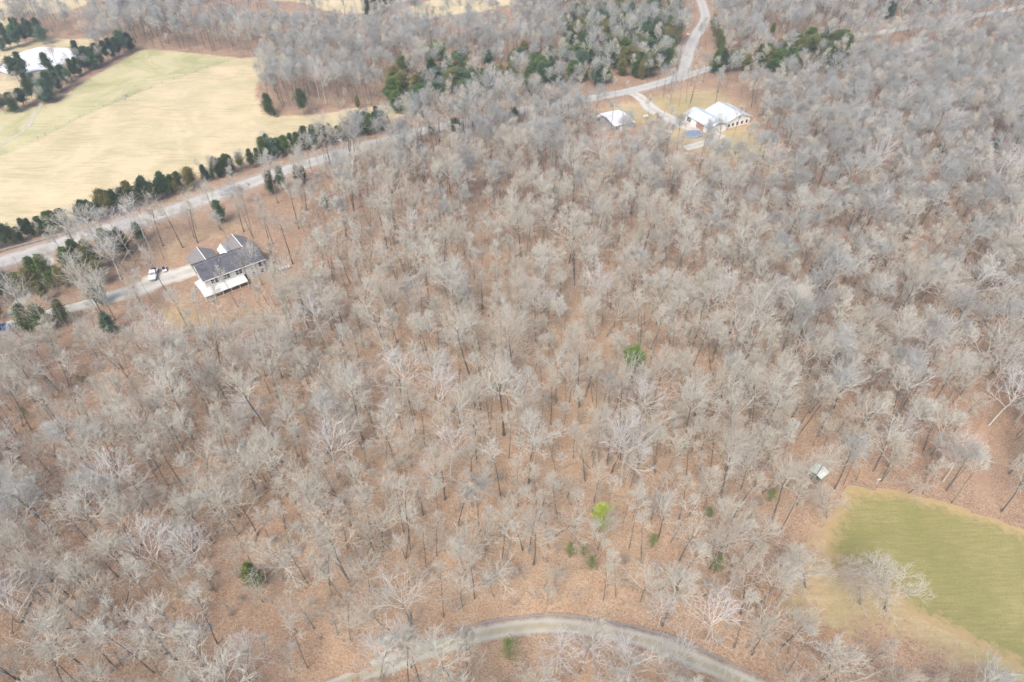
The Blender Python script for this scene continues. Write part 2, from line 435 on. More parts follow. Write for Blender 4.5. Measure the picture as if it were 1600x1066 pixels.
# grid
def grid(x0, x1, y0, y1, s, jit=0.3):
    xs = np.arange(x0, x1, s); ys = np.arange(y0, y1, s)
    X, Y = np.meshgrid(xs, ys); X = X + RNG.uniform(-jit, jit, X.shape) * s; Y = Y + RNG.uniform(-jit, jit, Y.shape) * s
    return list(zip(X.ravel().tolist(), Y.ravel().tolist()))
gp = grid(-190, 190, 20, 200, 4.0) + [p for p in grid(-420, 420, 200, 540, 7.0)] + [p for p in grid(-420, 420, 20, 200, 8.0) if abs(p[0]) > 193] \
   + [p for p in grid(-2600, 2600, -900, 5200, 130.0) if not (-425 < p[0] < 425 and 15 < p[1] < 545)]
gp += [(-3000, -1200), (3000, -1200), (3000, 5600), (-3000, 5600)]
pts += gp
cd = delaunay_2d_cdt([Vector(p) for p in pts], edges, [], 0, 1e-4)
V2 = np.array([tuple(v) for v in cd[0]]); FC = cd[2]
cent = np.array([V2[list(f)].mean(0) for f in FC])
Z = height(V2[:, 0], V2[:, 1])
owner = np.full(len(FC), -1)
for i, k in enumerate(PRIO):
    m_ = inside(cent, POLY[k]); owner[m_ & (owner < 0)] = i
from mathutils.kdtree import KDTree
lit_v = sorted({v for i in np.where(owner == -1)[0] for v in FC[i]})
KD = KDTree(len(lit_v))
for j_, v_ in enumerate(lit_v): KD.insert((V2[v_][0], V2[v_][1], 0), j_)
KD.balance()
def region_obj(name, mat, idx, polys):
    used = sorted({v for i in idx for v in FC[i]}); mp = {v: j for j, v in enumerate(used)}
    vv = np.column_stack([V2[used], Z[used]])
    ff = []; lt = []
    for i in idx:
        f = FC[i]; a, b, c_ = V2[f[0]], V2[f[1]], V2[f[2]]
        if (b[0] - a[0]) * (c_[1] - a[1]) - (b[1] - a[1]) * (c_[0] - a[0]) < 0: f = f[::-1]
        ff += [mp[v] for v in f]; lt.append(len(f))
    me = mesh_np(name, vv, ff, lt, [mat], smooth=True)
    if polys is not None:
        d = seg_dist(vv[:, :2], polys + polys[:1])
        if name != 'green_meadow': d = np.array([KD.find((q[0], q[1], 0))[2] for q in vv])
        at_ = me.attributes.new('edge', 'FLOAT', 'POINT'); at_.data.foreach_set('value', np.minimum(d, 30).astype(np.float32))
    return tag(link(name, me), kind='structure')
g_ob = region_obj('ground', 'leaf_litter', np.where(owner == -1)[0], None)
gv = np.zeros(len(g_ob.data.vertices) * 3); g_ob.data.vertices.foreach_get('co', gv); gv = gv.reshape(-1, 3)
gpx, gpy, _w = pix(gv)
ridge_c = at(840, 700)   # a dry ridge of pale oak leaves through the middle of the wood
pale = np.exp(-((gv[:, 0] - ridge_c[0] + 0.05 * (gv[:, 1] - ridge_c[1])) / 62) ** 2) * sstep(20, 60, gv[:, 1]) * sstep(215, 130, gv[:, 1])
ga = g_ob.data.attributes.new('pale', 'FLOAT', 'POINT'); ga.data.foreach_set('value', pale.astype(np.float32))
for i, k in enumerate(PRIO):
    region_obj(k, REG[k][0], np.where(owner == i)[0], POLY[k])

# ------------------------------------------------------------------ roads, drives and creeks: strips draped over the ground
def smooth_line(pl, step=2.0):
    P = np.array(pl, float); out = []
    for i in range(len(P) - 1):
        p0, p1, p2, p3 = P[max(i - 1, 0)], P[i], P[i + 1], P[min(i + 2, len(P) - 1)]
        n = max(2, int(np.linalg.norm(p2 - p1) / step))
        for t in np.linspace(0, 1, n, endpoint=False):
            out.append(0.5 * ((2 * p1) + (-p0 + p2) * t + (2 * p0 - 5 * p1 + 4 * p2 - p3) * t * t + (-p0 + 3 * p1 - 3 * p2 + p3) * t ** 3))
    out.append(P[-1]); return np.array(out)
LINES = {}
def strip(name, mat, pxl, width, lift, wvar=0.15, fade=0):
    L = smooth_line([at(a, b)[:2] for a, b in pxl]); LINES[name] = (L, width)
    T_ = np.gradient(L, axis=0); T_ /= np.linalg.norm(T_, axis=1)[:, None]; N = np.column_stack([-T_[:, 1], T_[:, 0]])
    ks = np.linspace(-1, 1, 11); n = len(L)
    w = (width if np.isscalar(width) else np.interp(np.linspace(0, 1, n), np.linspace(0, 1, len(width)), width))
    nz = RNG.normal(0, wvar, (n, 2)); nz = (nz + np.roll(nz, 1, 0) + np.roll(nz, 2, 0)) / 1.7
    vv = []
    for j, k in enumerate(ks):
        off = (w / 2 + (nz[:, 0] if k < 0 else nz[:, 1]) * abs(k)) * k
        q = L + N * np.asarray(off)[:, None]
        vv.append(np.column_stack([q, height(q[:, 0], q[:, 1]) + lift - 0.05 * (abs(k) == 1)]))
    vv = np.stack(vv, 1).reshape(-1, 3); m_ = len(ks)
    i, j = np.meshgrid(np.arange(n - 1), np.arange(m_ - 1), indexing='ij'); a = (i * m_ + j).ravel()
    f = np.stack([a, a + m_, a + m_ + 1, a + 1], 1)[:, ::-1]
    # make faces point up
    me = mesh_np(name, vv, f.ravel(), np.full(len(f), 4), [mat], smooth=True)
    at_ = me.attributes.new('across', 'FLOAT', 'POINT'); ac_ = np.tile(np.abs(ks), n).reshape(n, -1)
    if fade:
        e_ = np.arange(n)[:, None] / fade; e_ = np.minimum(e_, e_[::-1]); ac_ = np.maximum(ac_, 1.05 - e_)
    at_.data.foreach_set('value', ac_.ravel().astype(np.float32))
    return tag(link(name, me), kind='structure')
ROAD = [(-140, 462), (-40, 424), (60, 392), (140, 366), (220, 344), (300, 318), (380, 290), (450, 265), (520, 244), (580, 226), (660, 205), (760, 184), (860, 163), (920, 154), (985, 142), (1040, 127), (1066, 116), (1071, 100), (1079, 72), (1092, 48), (1102, 28), (1097, 6), (1090, -14), (1088, -40)]
strip('road_verge', 'verge_dirt', ROAD, [12.5, 12.5, 12, 11, 9, 8.5, 8, 7.5, 7, 6.5], 0.035, 0.5)
strip('main_road', 'road_surface', ROAD, [7.2, 7.2, 7.2, 7, 6.5, 6.2, 6.2, 6, 5.6, 5], 0.075, 0.12)
strip('side_road', 'road_surface', [(1062, 124), (1090, 113), (1150, 97), (1230, 80), (1300, 63), (1380, 50), (1460, 36), (1540, 22), (1620, 6), (1700, -14)], 5.2, 0.095, 0.15)
strip('house_driveway', 'drive_gravel', [(-10, 520), (20, 505), (70, 490), (125, 477), (180, 462), (215, 452), (250, 437), (280, 430), (304, 420)], [4, 4, 4, 4.2, 5, 7.5, 9, 8, 6.5], 0.07, 0.3)
strip('driveway_branch', 'drive_gravel', [(20, 495), (32, 470), (50, 447), (74, 428), (70, 400)], 4.2, 0.055, 0.25)
strip('far_house_driveway', 'drive_gravel', [(975, 140), (1000, 152), (1018, 170), (1040, 182), (1070, 196), (1092, 204)], [5, 6, 6, 6, 8, 7], 0.055, 0.3)
strip('gravel_track', 'track_gravel', [(440, 1120), (500, 1082), (560, 1056), (640, 1026), (700, 1006), (760, 990), (820, 980), (880, 979), (950, 988), (1020, 1005), (1080, 1030), (1140, 1056), (1220, 1096), (1300, 1150)], 3.5, 0.06, 0.2)
strip('track_bank', 'creek_stone', [(655, 1008), (700, 993), (760, 976), (820, 966), (880, 965), (950, 973), (1020, 989), (1085, 1013), (1150, 1043), (1230, 1080)], 1.3, 0.03, 0.25, 6)
strip('creek_bed', 'creek_stone', [(-160, 1085), (-20, 1052), (120, 1036), (230, 1000), (300, 975), (400, 1000), (520, 1034), (600, 1062)], [3, 3, 2.5, 2.2, 2, 2.2, 3, 2.4], 0.05, 0.5, 5)
strip('pasture_creek', 'pasture_creek_stone', [(-60, 252), (0, 226), (24, 212), (44, 194), (56, 176), (62, 160)], 2.2, 0.05, 0.6)
strip('woodland_path', 'worn_path', [(1545, 808), (1540, 785), (1535, 750), (1528, 700), (1540, 640)], [7, 6, 5, 3.5, 2], 0.03, 0.5, 6)
strip('far_house_terrace', 'concrete' if False else 'drive_gravel', [(1070, 232), (1092, 226), (1115, 217), (1128, 210)], 4.5, 0.06, 0.3)
# pond
c0 = at(60, 95); th = np.linspace(0, 2 * math.pi, 64, endpoint=False)
rr = 1 + 0.08 * np.sin(3 * th + 1) + 0.04 * np.sin(7 * th)
PONDP = [(float(c0[0] + 15.5 * r * math.cos(t)), float(c0[1] + 17.5 * r * math.sin(t))) for t, r in zip(th, rr)]
pz = float(max(height(x, y) for x, y in PONDP)) + 0.12
mb = MB(); mb.poly([(x, y, pz) for x, y in PONDP], [tuple(range(64))]); tag(mb.build('pond', 'pond_sky_white'), kind='structure')
mb = MB()
inner = [(x, y, pz - 0.3) for x, y in PONDP]; ridge = [(c0[0] + (x - c0[0]) * 1.10, c0[1] + (y - c0[1]) * 1.10, pz + 0.12) for x, y in PONDP]
outer = [(c0[0] + (x - c0[0]) * 1.32, c0[1] + (y - c0[1]) * 1.32) for x, y in PONDP]; outer = [(x, y, float(height(x, y)) - 0.12) for x, y in outer]
mb.poly(inner + ridge + outer, [(i, (i + 1) % 64, (i + 1) % 64 + 64, i + 64) for i in range(64)] + [(i + 64, (i + 1) % 64 + 64, (i + 1) % 64 + 128, i + 128) for i in range(64)])
flat('bank_earth', (0.46, 0.37, 0.24), 0.95, var=0.25, scale=0.4)
tag(mb.build('pond_bank', 'bank_earth', smooth=True), kind='structure')

# ------------------------------------------------------------------ bare trees
def unit(v): return v / np.maximum(np.linalg.norm(v, axis=-1, keepdims=True), 1e-9)
def grow(pp, pr, k, t0, t1, length, ang, up, npts, ratio, wig, rng, taper=0.25, lvar=0.25, shape=None, angv=0.2):
    B, N, _ = pp.shape
    t = (np.arange(k)[None, :] + rng.uniform(0.1, 0.9, (B, k))) / k * (t1 - t0) + t0
    f = t * (N - 1); i = np.clip(f.astype(int), 0, N - 2); fr = (f - i)[..., None]
    bi = np.arange(B)[:, None]
    pos = pp[bi, i] * (1 - fr) + pp[bi, i + 1] * fr
    tan = unit(pp[bi, i + 1] - pp[bi, i])
    rad = pr[bi, i] * (1 - fr[..., 0]) + pr[bi, i + 1] * fr[..., 0]
    a = np.where(np.abs(tan[..., 2:3]) < 0.9, np.array([0, 0, 1.]), np.array([1., 0, 0]))
    e1 = unit(np.cross(tan, a)); e2 = np.cross(tan, e1)
    az = (np.arange(k)[None, :] * 2.4 + rng.uniform(0, 6.28, (B, 1)) + rng.uniform(-0.5, 0.5, (B, k)))[..., None]
    an = (ang + rng.normal(0, angv, (B, k)))[..., None]
    d = unit(np.cos(an) * tan + np.sin(an) * (np.cos(az) * e1 + np.sin(az) * e2))
    ln = length * rng.uniform(1 - lvar, 1 + lvar, (B, k))
    if shape is not None: ln = ln * shape((t - t0) / max(t1 - t0, 1e-6))
    pos = pos.reshape(-1, 3); d = d.reshape(-1, 3); ln = ln.reshape(-1); r0 = np.minimum(rad.reshape(-1) * ratio, rad.reshape(-1))
    P = [pos]; seg = ln / (npts - 1)
    for s in range(npts - 1):
        d = unit(d + np.array([0, 0, up]) + rng.normal(0, wig, d.shape))
        P.append(P[-1] + d * seg[:, None])
    P = np.stack(P, 1)
    R_ = r0[:, None] * np.linspace(1, taper, npts)[None, :]
    return P, R_

def tubes(P, R_, sides, vbase, cone=False):
    """vertices and faces of tapering tubes; cone closes each in a point"""
    B, N, _ = P.shape
    T_ = unit(np.gradient(P, axis=1)); a = np.where(np.abs(T_[:, :1, 2:3]) < 0.85, np.array([0, 0, 1.]), np.array([1., 0, 0]))
    e1 = unit(np.cross(T_, np.broadcast_to(a, T_.shape))); e2 = np.cross(T_, e1)
    ph = np.arange(sides) * 2 * math.pi / sides
    if cone:
        ring = P[:, 0, None, :] + R_[:, 0, None, None] * (np.cos(ph)[None, :, None] * e1[:, 0, None, :] + np.sin(ph)[None, :, None] * e2[:, 0, None, :])
        rings = [ring]
        for q in range(1, N - 1):
            rings.append(P[:, q, None, :] + R_[:, q, None, None] * (np.cos(ph)[None, :, None] * e1[:, q, None, :] + np.sin(ph)[None, :, None] * e2[:, q, None, :]))
        V = np.concatenate(rings + [P[:, -1:, :]], 1); nv = V.shape[1]
        base = (np.arange(B) * nv)[:, None] + vbase
        tri = []; quad = []
        for s in range(sides):
            s2 = (s + 1) % sides
            for q in range(N - 2):
                quad.append(np.concatenate([base + q * sides + s, base + q * sides + s2, base + (q + 1) * sides + s2, base + (q + 1) * sides + s], 1))
            q = N - 2
            tri.append(np.concatenate([base + q * sides + s, base + q * sides + s2, base + nv - 1], 1))
        return V.reshape(-1, 3), (np.concatenate(quad) if quad else np.zeros((0, 4), int)), np.concatenate(tri)
    V = P[:, :, None, :] + R_[:, :, None, None] * (np.cos(ph)[None, None, :, None] * e1[:, :, None, :] + np.sin(ph)[None, None, :, None] * e2[:, :, None, :])
    base = (np.arange(B) * N * sides)[:, None] + vbase
    quad = [np.concatenate([base + q * sides + s, base + q * sides + (s + 1) % sides, base + (q + 1) * sides + (s + 1) % sides, base + (q + 1) * sides + s], 1) for q in range(N - 1) for s in range(sides)]
    return V.reshape(-1, 3), np.concatenate(quad), np.zeros((0, 3), int)

def assemble(name, parts, mats):
    """parts: list of (P, R, sides, cone, material index)"""
    V = []; Q = []; T3 = []; qm = []; tm = []; vb = 0
    for P, R_, sd, cone, mi in parts:
        v, q, t = tubes(P, R_, sd, vb, cone); V.append(v); vb += len(v)
        if len(q): Q.append(q); qm.append(np.full(len(q), mi))
        if len(t): T3.append(t); tm.append(np.full(len(t), mi))
    V = np.concatenate(V)
    ff = np.concatenate([q.ravel() for q in Q] + [t.ravel() for t in T3])
    lt = np.concatenate([np.full(len(q), 4) for q in Q] + [np.full(len(t), 3) for t in T3])
    mi = np.concatenate(qm + tm)
    return mesh_np(name, V, ff, lt, mats, mi, smooth=True)

def bare_tree(seed, twig=None, fine=0, n4=5, H=21.0, r=0.26, fork=0.5, spread=0.85, limb=7.5, dens=1.0, pale=False, lean=0.05, nl=6):
    rng = np.random.default_rng(seed)
    n = 9; t = np.linspace(0, 1, n); th = H * (fork + 0.22)
    lx, ly = rng.normal(0, lean, 2)
    wob = np.cumsum(rng.normal(0, 0.16, (n, 2)), 0) * (H / 22)
    P = np.stack([lx * t * th + wob[:, 0] * t, ly * t * th + wob[:, 1] * t, t * th - 0.3 * (t == 0)], 1)[None]
    r = r * 0.8
    R_ = (r * (1 - 0.55 * t) * np.where(t == 0, 1.35, 1))[None]
    tr = [(P, R_, 7, False, 0)]
    sh = lambda u: 1.1 - 0.35 * u
    L1, r1 = grow(P, R_, nl, fork / (fork + 0.22), 1.0, limb, spread, 0.10, 7, 0.66, 0.09, rng, 0.30, 0.2, sh)
    ld, rl = grow(P, R_, 2, 0.97, 1.0, limb * 0.95, spread * 0.35, 0.12, 7, 0.9, 0.10, rng, 0.25)
    L1 = np.concatenate([L1, ld]); r1 = np.concatenate([r1, rl])
    r1 = np.maximum(r1, 0.05)
    L2, r2 = grow(L1, r1, 6, 0.22, 0.97, limb * 0.48, 0.70, 0.06, 5, 0.70, 0.10, rng, 0.3, 0.3, lambda u: 1.15 - 0.5 * u)
    r2 = np.clip(r2, 0.030, 0.06)
    L3, r3 = grow(L2, r2, int(4.6 * dens + 0.5), 0.2, 1.0, limb * 0.26, 0.62, 0.05, 4, 0.72, 0.12, rng, 0.3, 0.35)
    r3 = np.clip(r3, 0.022, 0.034)
    L4, r4 = grow(L3, r3, n4, 0.2, 1.0, limb * 0.155, 0.55, 0.05, 3, 0.7, 0.14, rng, 0.35, 0.4)
    r4 = np.clip(r4, 0.017, 0.022)
    L5, r5 = grow(L4, r4, 1, 0.3, 0.9, limb * 0.10, 0.6, 0.05, 2, 0.8, 0.2, rng, 0.3, 0.4)
    r5 = np.clip(r5, 0.014, 0.018)
    lb, tw = (('pale_bark', 'pale_twig') if pale else ('limb_bark', 'twig_bark'))
    if twig: tw = twig
    crown = [(L1, r1, 5, False, 0), (L2, r2, 4, False, 0), (L3, r3, 3, False, 0), (L4, r4, 3, True, 1)] + ([(L5, r5, 3, True, 1)] if fine else [])
    tb = 'limb_bark' if pale else 'trunk_bark'
    cm = assemble('crown', crown, [lb, tw]); tm_ = assemble('trunk', tr, [tb])
    whole = assemble('tree', tr + [(a, b, c_, d, m_ + 1) for a, b, c_, d, m_ in crown], [tb, lb, tw])
    return dict(trunk=tm_, crown=cm, whole=whole, H=H, rad=limb * 0.95)

VAR = []
def V_(kind, desc, **k):
    if kind in ('big', 'wisp', 'pale'): k['n4'] = 3
    if kind == 'pole': k['n4'] = 4
    if kind in ('big', 'grey', 'pole'): k['fork'] += 0.07; k['limb'] *= 0.80
    k['limb'] *= 0.97
    d = bare_tree(100 + len(VAR), **k); d['kind'] = kind; d['desc'] = desc; VAR.append(d)
V_('big', 'broad grey bare tree', H=22, r=0.30, fork=0.48, spread=0.95, limb=7.4, nl=6)
V_('big', 'round crowned bare tree', H=20, r=0.26, fork=0.45, spread=0.80, limb=6.6, nl=7, dens=1.2)
V_('big', 'flat topped bare tree', H=21, r=0.28, fork=0.56, spread=1.05, limb=6.4, nl=6, dens=1.1)
V_('big', 'upswept bare tree', H=23, r=0.27, fork=0.46, spread=0.60, limb=7.6, nl=6)
V_('big', 'open branched bare tree', H=21, r=0.30, fork=0.42, spread=0.85, limb=8.2, nl=5, dens=0.8)
V_('big', 'leaning bare tree', H=21, r=0.25, fork=0.5, spread=0.8, limb=6.6, lean=0.14, nl=6)
V_('wisp', 'wide wispy bare tree', H=19, r=0.24, fork=0.40, spread=0.85, limb=7.0, nl=6, dens=0.62)
V_('wisp', 'loose branched bare tree', H=17, r=0.22, fork=0.36, spread=0.70, limb=6.6, nl=7, dens=0.62)
V_('wisp', 'crooked open bare tree', H=18, r=0.24, fork=0.42, spread=1.0, limb=6.2, nl=6, dens=0.8, lean=0.12)
V_('grey', 'blue grey bare tree', twig='grey_twig', H=21, r=0.25, fork=0.46, spread=0.72, limb=6.6, nl=7)
V_('grey', 'wide grey bare tree', twig='grey_twig', H=20, r=0.26, fork=0.5, spread=0.95, limb=6.0, nl=6)
V_('field', 'fine twigged round bare tree', fine=1, H=17, r=0.34, fork=0.34, spread=0.72, limb=7.2, nl=8, dens=1.2)
V_('pole', 'slender bare tree', H=18, r=0.15, fork=0.55, spread=0.65, limb=3.6, nl=5, dens=0.8)
V_('pole', 'thin straight bare tree', H=16, r=0.12, fork=0.6, spread=0.7, limb=3.0, nl=4, dens=0.8)
V_('pole', 'small narrow bare tree', H=14, r=0.11, fork=0.45, spread=0.7, limb=3.4, nl=5, dens=0.8)
V_('pale', 'white limbed bare sycamore', H=20, r=0.26, fork=0.36, spread=0.75, limb=8.0, nl=6, dens=0.8, pale=True)
V_('pale', 'white barked bare tree', H=18, r=0.22, fork=0.40, spread=0.9, limb=6.5, nl=6, dens=0.8, pale=True)
IDX = {k: [i for i, v in enumerate(VAR) if v['kind'] == k] for k in ('big', 'pole', 'pale', 'grey', 'field', 'wisp')}

PINES = [(985, 622, 14, 1.5), (936, 832, 9, 1.2), (688, 110, 12, 1.6), (672, 112, 9, 1.5)]
EV = []   # (px, py, height m, kind, widen)
EV += [(12, 470, 12.5, 'dark', 1.25), (40, 462, 7.5, 'olive', 1.2), (57, 459, 8.5, 'olive', 1.1), (62, 440, 8.5, 'green', 1.1), (85, 448, 11, 'green', 1.0), (74, 470, 7, 'olive', 1), (118, 432, 10, 'green', 1.1), (104, 452, 7, 'olive', 1), (130, 420, 10, 'dark', 1.1),
       (152, 425, 11, 'olive', 1.15), (162, 446, 8, 'olive', 1.1), (185, 408, 10, 'green', 1.1), (198, 396, 9, 'olive', 1.1), (170, 392, 8, 'green', 1), (160, 476, 8.5, 'grey', 1.1), (105, 505, 8, 'green', 1), (74, 518, 9, 'green', 1.2), (50, 518, 9, 'green', 1.2), (175, 522, 7, 'grey', 1.2), (0, 520, 5, 'dark', 1), (2, 500, 5, 'dark', 1),
       (347, 348, 8, 'grey', 1.1), (426, 303, 8.5, 'dark', 1), (442, 297, 9, 'grey', 1), (468, 290, 7.5, 'grey', 1.1), (476, 284, 6, 'dark', 1), (222, 378, 7, 'grey', 1.1), (242, 340, 8, 'olive', 0.9), (510, 330, 5, 'grey', 1), (155, 445, 6, 'dark', 1)]
# hedge on the field side of the road
for i in range(104):
    u = (i + random.uniform(-0.4, 0.4)) / 104; x = -30 + 640 * u
    y = np.interp(x, [-30, 60, 130, 200, 290, 380, 460, 540, 600], [400, 376, 354, 332, 302, 270, 242, 222, 206]) + random.uniform(-8, 0)
    dense = 135 < x < 262 or x > 400
    if random.random() < (0.97 if dense else 0.6): EV.append((x, y, random.uniform(6, 9.5) if dense else random.uniform(4, 8), random.choice(['dark', 'dark', 'dark', 'green', 'olive'] if x < 400 else ['dark', 'dark', 'green', 'grey']), random.uniform(0.9, 1.3)))
# tree line and clumps round the pond
for (x, y) in [(8, 178), (25, 176), (40, 168), (52, 158), (62, 150), (72, 160), (80, 160), (30, 128), (20, 112), (5, 110), (40, 118), (48, 145), (84, 148), (95, 142), (104, 132), (112, 136), (78, 112), (118, 122), (126, 118), (134, 113), (141, 108), (150, 108), (158, 102), (170, 96), (178, 92), (188, 90), (196, 84), (206, 80), (128, 100), (5, 80), (18, 76), (30, 74), (42, 68), (-6, 72), (35, 60), (55, 66), (66, 66), (48, 58), (70, 70), (62, 52), (113, 80), (25, 52), (-4, 56), (10, 64), (60, 144), (88, 128)]:
    EV.append((x, y, 4.5 if (x, y) == (113, 80) else random.uniform(6.5, 11), random.choice(['dark', 'dark', 'dark', 'grey']), random.uniform(1.0, 1.5)))
EV += [(422, 180, 9, 'dark', 1.2), (475, 180, 10.5, 'dark', 1), (430, 184, 3.5, 'dark', 1.2), (560, 172, 6, 'olive', 1), (576, 30, 9, 'dark', 1.3), (585, 25, 9, 'dark', 1.3), (600, 20, 9, 'dark', 1.3), (612, 12, 8, 'dark', 1.3), (625, 8, 8, 'dark', 1.3), (572, 200, 7, 'dark', 1), (590, 196, 8, 'dark', 1), (600, 200, 7, 'green', 1)]
def poly_ev(poly, n, kinds, hmin=7, hmax=11):
    xs = [p[0] for p in poly]; ys = [p[1] for p in poly]; k = 0
    while k < n:
        x, y = random.uniform(min(xs), max(xs)), random.uniform(min(ys), max(ys))
        if inside([(x, y)], poly)[0]:
            EV.append((x, y, random.uniform(hmin, hmax), random.choice(kinds), random.uniform(1.25, 1.8))); k += 1
poly_ev([(885, 40), (960, 22), (1050, 22), (1068, 50), (1050, 90), (1040, 120), (990, 130), (960, 125), (900, 95), (870, 70)], 130, ['grey', 'olive', 'green', 'olive', 'dark', 'grey', 'olive'])
poly_ev([(640, 95), (740, 95), (860, 80), (960, 110), (960, 140), (860, 150), (760, 160), (640, 190), (600, 170)], 70, ['green', 'grey', 'grey', 'olive'])
poly_ev([(1105, 100), (1180, 86), (1300, 68), (1325, 92), (1315, 118), (1230, 120), (1150, 112), (1105, 118)], 80, ['olive', 'green', 'dark', 'olive', 'green'], 7, 12)
poly_ev([(600, 200), (700, 195), (820, 170), (840, 190), (700, 230), (600, 235)], 10, ['green', 'grey', 'dark'], 5, 8)
EV += [(x, y, h, 'green' if h > 7.5 else 'sparse', 1.05) for x, y, h in [(402, 918, 8), (890, 872, 5), (922, 893, 5), (1018, 857, 4.5), (1115, 896, 6), (1104, 812, 4), (1062, 715, 4), (1200, 785, 4.5), (795, 1030, 7), (46, 655, 4), (126, 596, 2.2), (134, 602, 2), (648, 340, 6), (912, 870, 3.5)]]
EV += [(1385, 30, 9, 'dark', 1), (1392, 28, 8, 'grey', 1), (1205, 58, 7, 'green', 1), (1462, 250, 7, 'grey', 1), (1550, 240, 7, 'grey', 1)]
for i in range(7): EV.append((1110 + i * 3, 40 + i * 9, 8, random.choice(['olive', 'green']), 1.1))
LM2 = [((85, 430), 'the driveway entrance'), ((200, 335), 'the dark hedge stretch'), ((60, 95), 'the pond'), ((160, 100), 'the far end of the pond'), ((15, 70), 'the top left glade'), ((430, 180), 'the bare wood\'s tip'), ((330, 290), 'the straw field\'s hedge'), ((460, 240), 'the hedge\'s middle bend'), ((560, 205), 'the hedge\'s far end'),
       ((600, 15), 'the far field gap'), ((920, 60), 'the far cedar wood\'s left side'), ((990, 50), 'the far cedar wood\'s middle'), ((1050, 90), 'the road bend'), ((1000, 120), 'the road by the cedars'), ((1180, 90), 'the side road\'s cedar clump'), ((1280, 95), 'the side road\'s right cedar clump'), ((680, 120), 'the bright green pine'),
       ((780, 130), 'the mixed wood top centre'), ((900, 140), 'the road before the garage'), ((640, 180), 'the straw field\'s corner'), ((700, 215), 'the roadside wood'), ((960, 890), 'the lime green pine'), ((1090, 850), 'the rust clearing'), ((400, 900), 'the lower left woods'), ((790, 1010), 'the gravel track'), ((60, 640), 'the left edge woods'), ((345, 345), 'the left house front'), ((450, 295), 'the road past the left house'),
       ((1400, 40), 'the side road at top right'), ((1500, 245), 'the right hand woods'), ((0, 340 + 60), 'the guard rail'), ((120, 360), 'the hedge by the guard rail'), ((160, 480), 'the house driveway'), ((20, 510), 'the blue tarp'), ((1120, 70), 'the upper road stretch'), ((40, 160), 'the pasture creek')]
# drop cedars that would hide an open area completely, or that stand in the road
ev_ok = []
road_l = [tuple(q) for q in LINES['main_road'][0][::2]]; side_l = [tuple(q) for q in LINES['side_road'][0][::2]]
for e in EV:
    p = at(e[0], e[1])
    dd = min(seg_dist([p[:2]], road_l)[0], seg_dist([p[:2]], side_l)[0])
    if dd < 5.0 or np.hypot(p[0] - c0[0], p[1] - c0[1]) < 17: continue
    ev_ok.append((e, p))

# image areas that stay open in the photograph: no crown may cover them (photograph px)
KEEP = [(292, 384, 378, 468, 0.85), (228, 408, 306, 445, 1.0), (932, 160, 1002, 200, 0.8), (1062, 160, 1162, 232, 0.75), (20, 78, 102, 112, 1.0), (1264, 722, 1292, 752, 0.8),
        (0, 380, 60, 412, 0.8), (1000, 120, 1080, 150, 0.7), (130, 430, 240, 482, 0.5), (1060, 60, 1112, 112, 0.8), (1085, 0, 1112, 60, 0.9), (0, 180, 400, 215, 0.9), (0, 215, 330, 250, 0.9), (0, 250, 230, 285, 0.9), (0, 285, 120, 320, 0.85), (1290, 50, 1400, 62, 0.5), (1400, 34, 1500, 46, 0.5), (1500, 12, 1600, 30, 0.55), (1330, 770, 1600, 1000, 0.75), (290, -20, 560, 12, 0.85), (600, -20, 790, 14, 0.8), (60, -20, 150, 14, 0.8), (430, 172, 590, 196, 0.8), (150, 300, 470, 345, 0.25), (590, 985, 1180, 1040, 0.3), (1262, 700, 1300, 752, 0.8)]
OPEN = ['green_meadow', 'dry_grass_strip', 'green_pasture', 'straw_field', 'pond_clearing', 'far_left_field', 'far_left_glade', 'far_middle_field', 'far_right_field']
YARD = [PX([(225, 470), (228, 400), (262, 360), (310, 330), (440, 300), (480, 380), (470, 450), (380, 500), (240, 535)]), POLY['far_house_lawn'], POLY['rust_clearing']]

HEDGE = PX([(-300, 480), (-120, 408), (0, 350), (150, 295), (330, 258), (500, 203), (640, 175), (650, 196), (500, 240), (380, 282), (230, 335), (60, 385), (-120, 455), (-300, 530)])
def ok_ground(P, margin=2.0):
    m_ = ~inside(P, HEDGE)
    for k in OPEN: m_ &= ~inside(P, POLY[k])
    for nm, (L, w) in LINES.items():
        wmax = (w if np.isscalar(w) else max(w)) / 2
        mg = margin * (0.6 if nm in ('creek_bed', 'pasture_creek', 'driveway_branch') else 1)
        if nm == 'road_verge': continue
        if nm == 'main_road': wmax = 3.0; mg = 0.5
        m_ &= seg_dist(P, [tuple(q) for q in L[::3]]) > wmax + mg * 0.6
    far_road = seg_dist(P, [tuple(q) for q in LINES['main_road'][0][::3]]) < 7.5
    m_ &= ~(far_road & (P[:, 0] < -35))
    m_ &= np.hypot(P[:, 0] - c0[0], P[:, 1] - c0[1]) > 24
    return m_

def yard_mask(P):
    r = np.zeros(len(P), bool)
    for q in YARD: r |= inside(P, q)
    return r
HOUSES = [(-83, 160, 17), (44, 262, 9), (82, 259, 14), (63.5, 87.5, 4), (70, 249, 6)]
def field_pts(s, jit):
    xs = np.arange(-420, 420, s); ys = np.arange(24, 520, s * 0.87)
    X, Y = np.meshgrid(xs, ys); X = X + (np.arange(len(ys)) % 2)[:, None] * s / 2
    P = np.column_stack([X.ravel(), Y.ravel()]) + RNG.uniform(-jit, jit, (X.size, 2)) * s
    P = P[np.abs(P[:, 0]) < 0.80 * P[:, 1] + 75]
    P = P[ok_ground(P)]
    for hx, hy, hr in HOUSES: P = P[np.hypot(P[:, 0] - hx, P[:, 1] - hy) > hr]
    return P

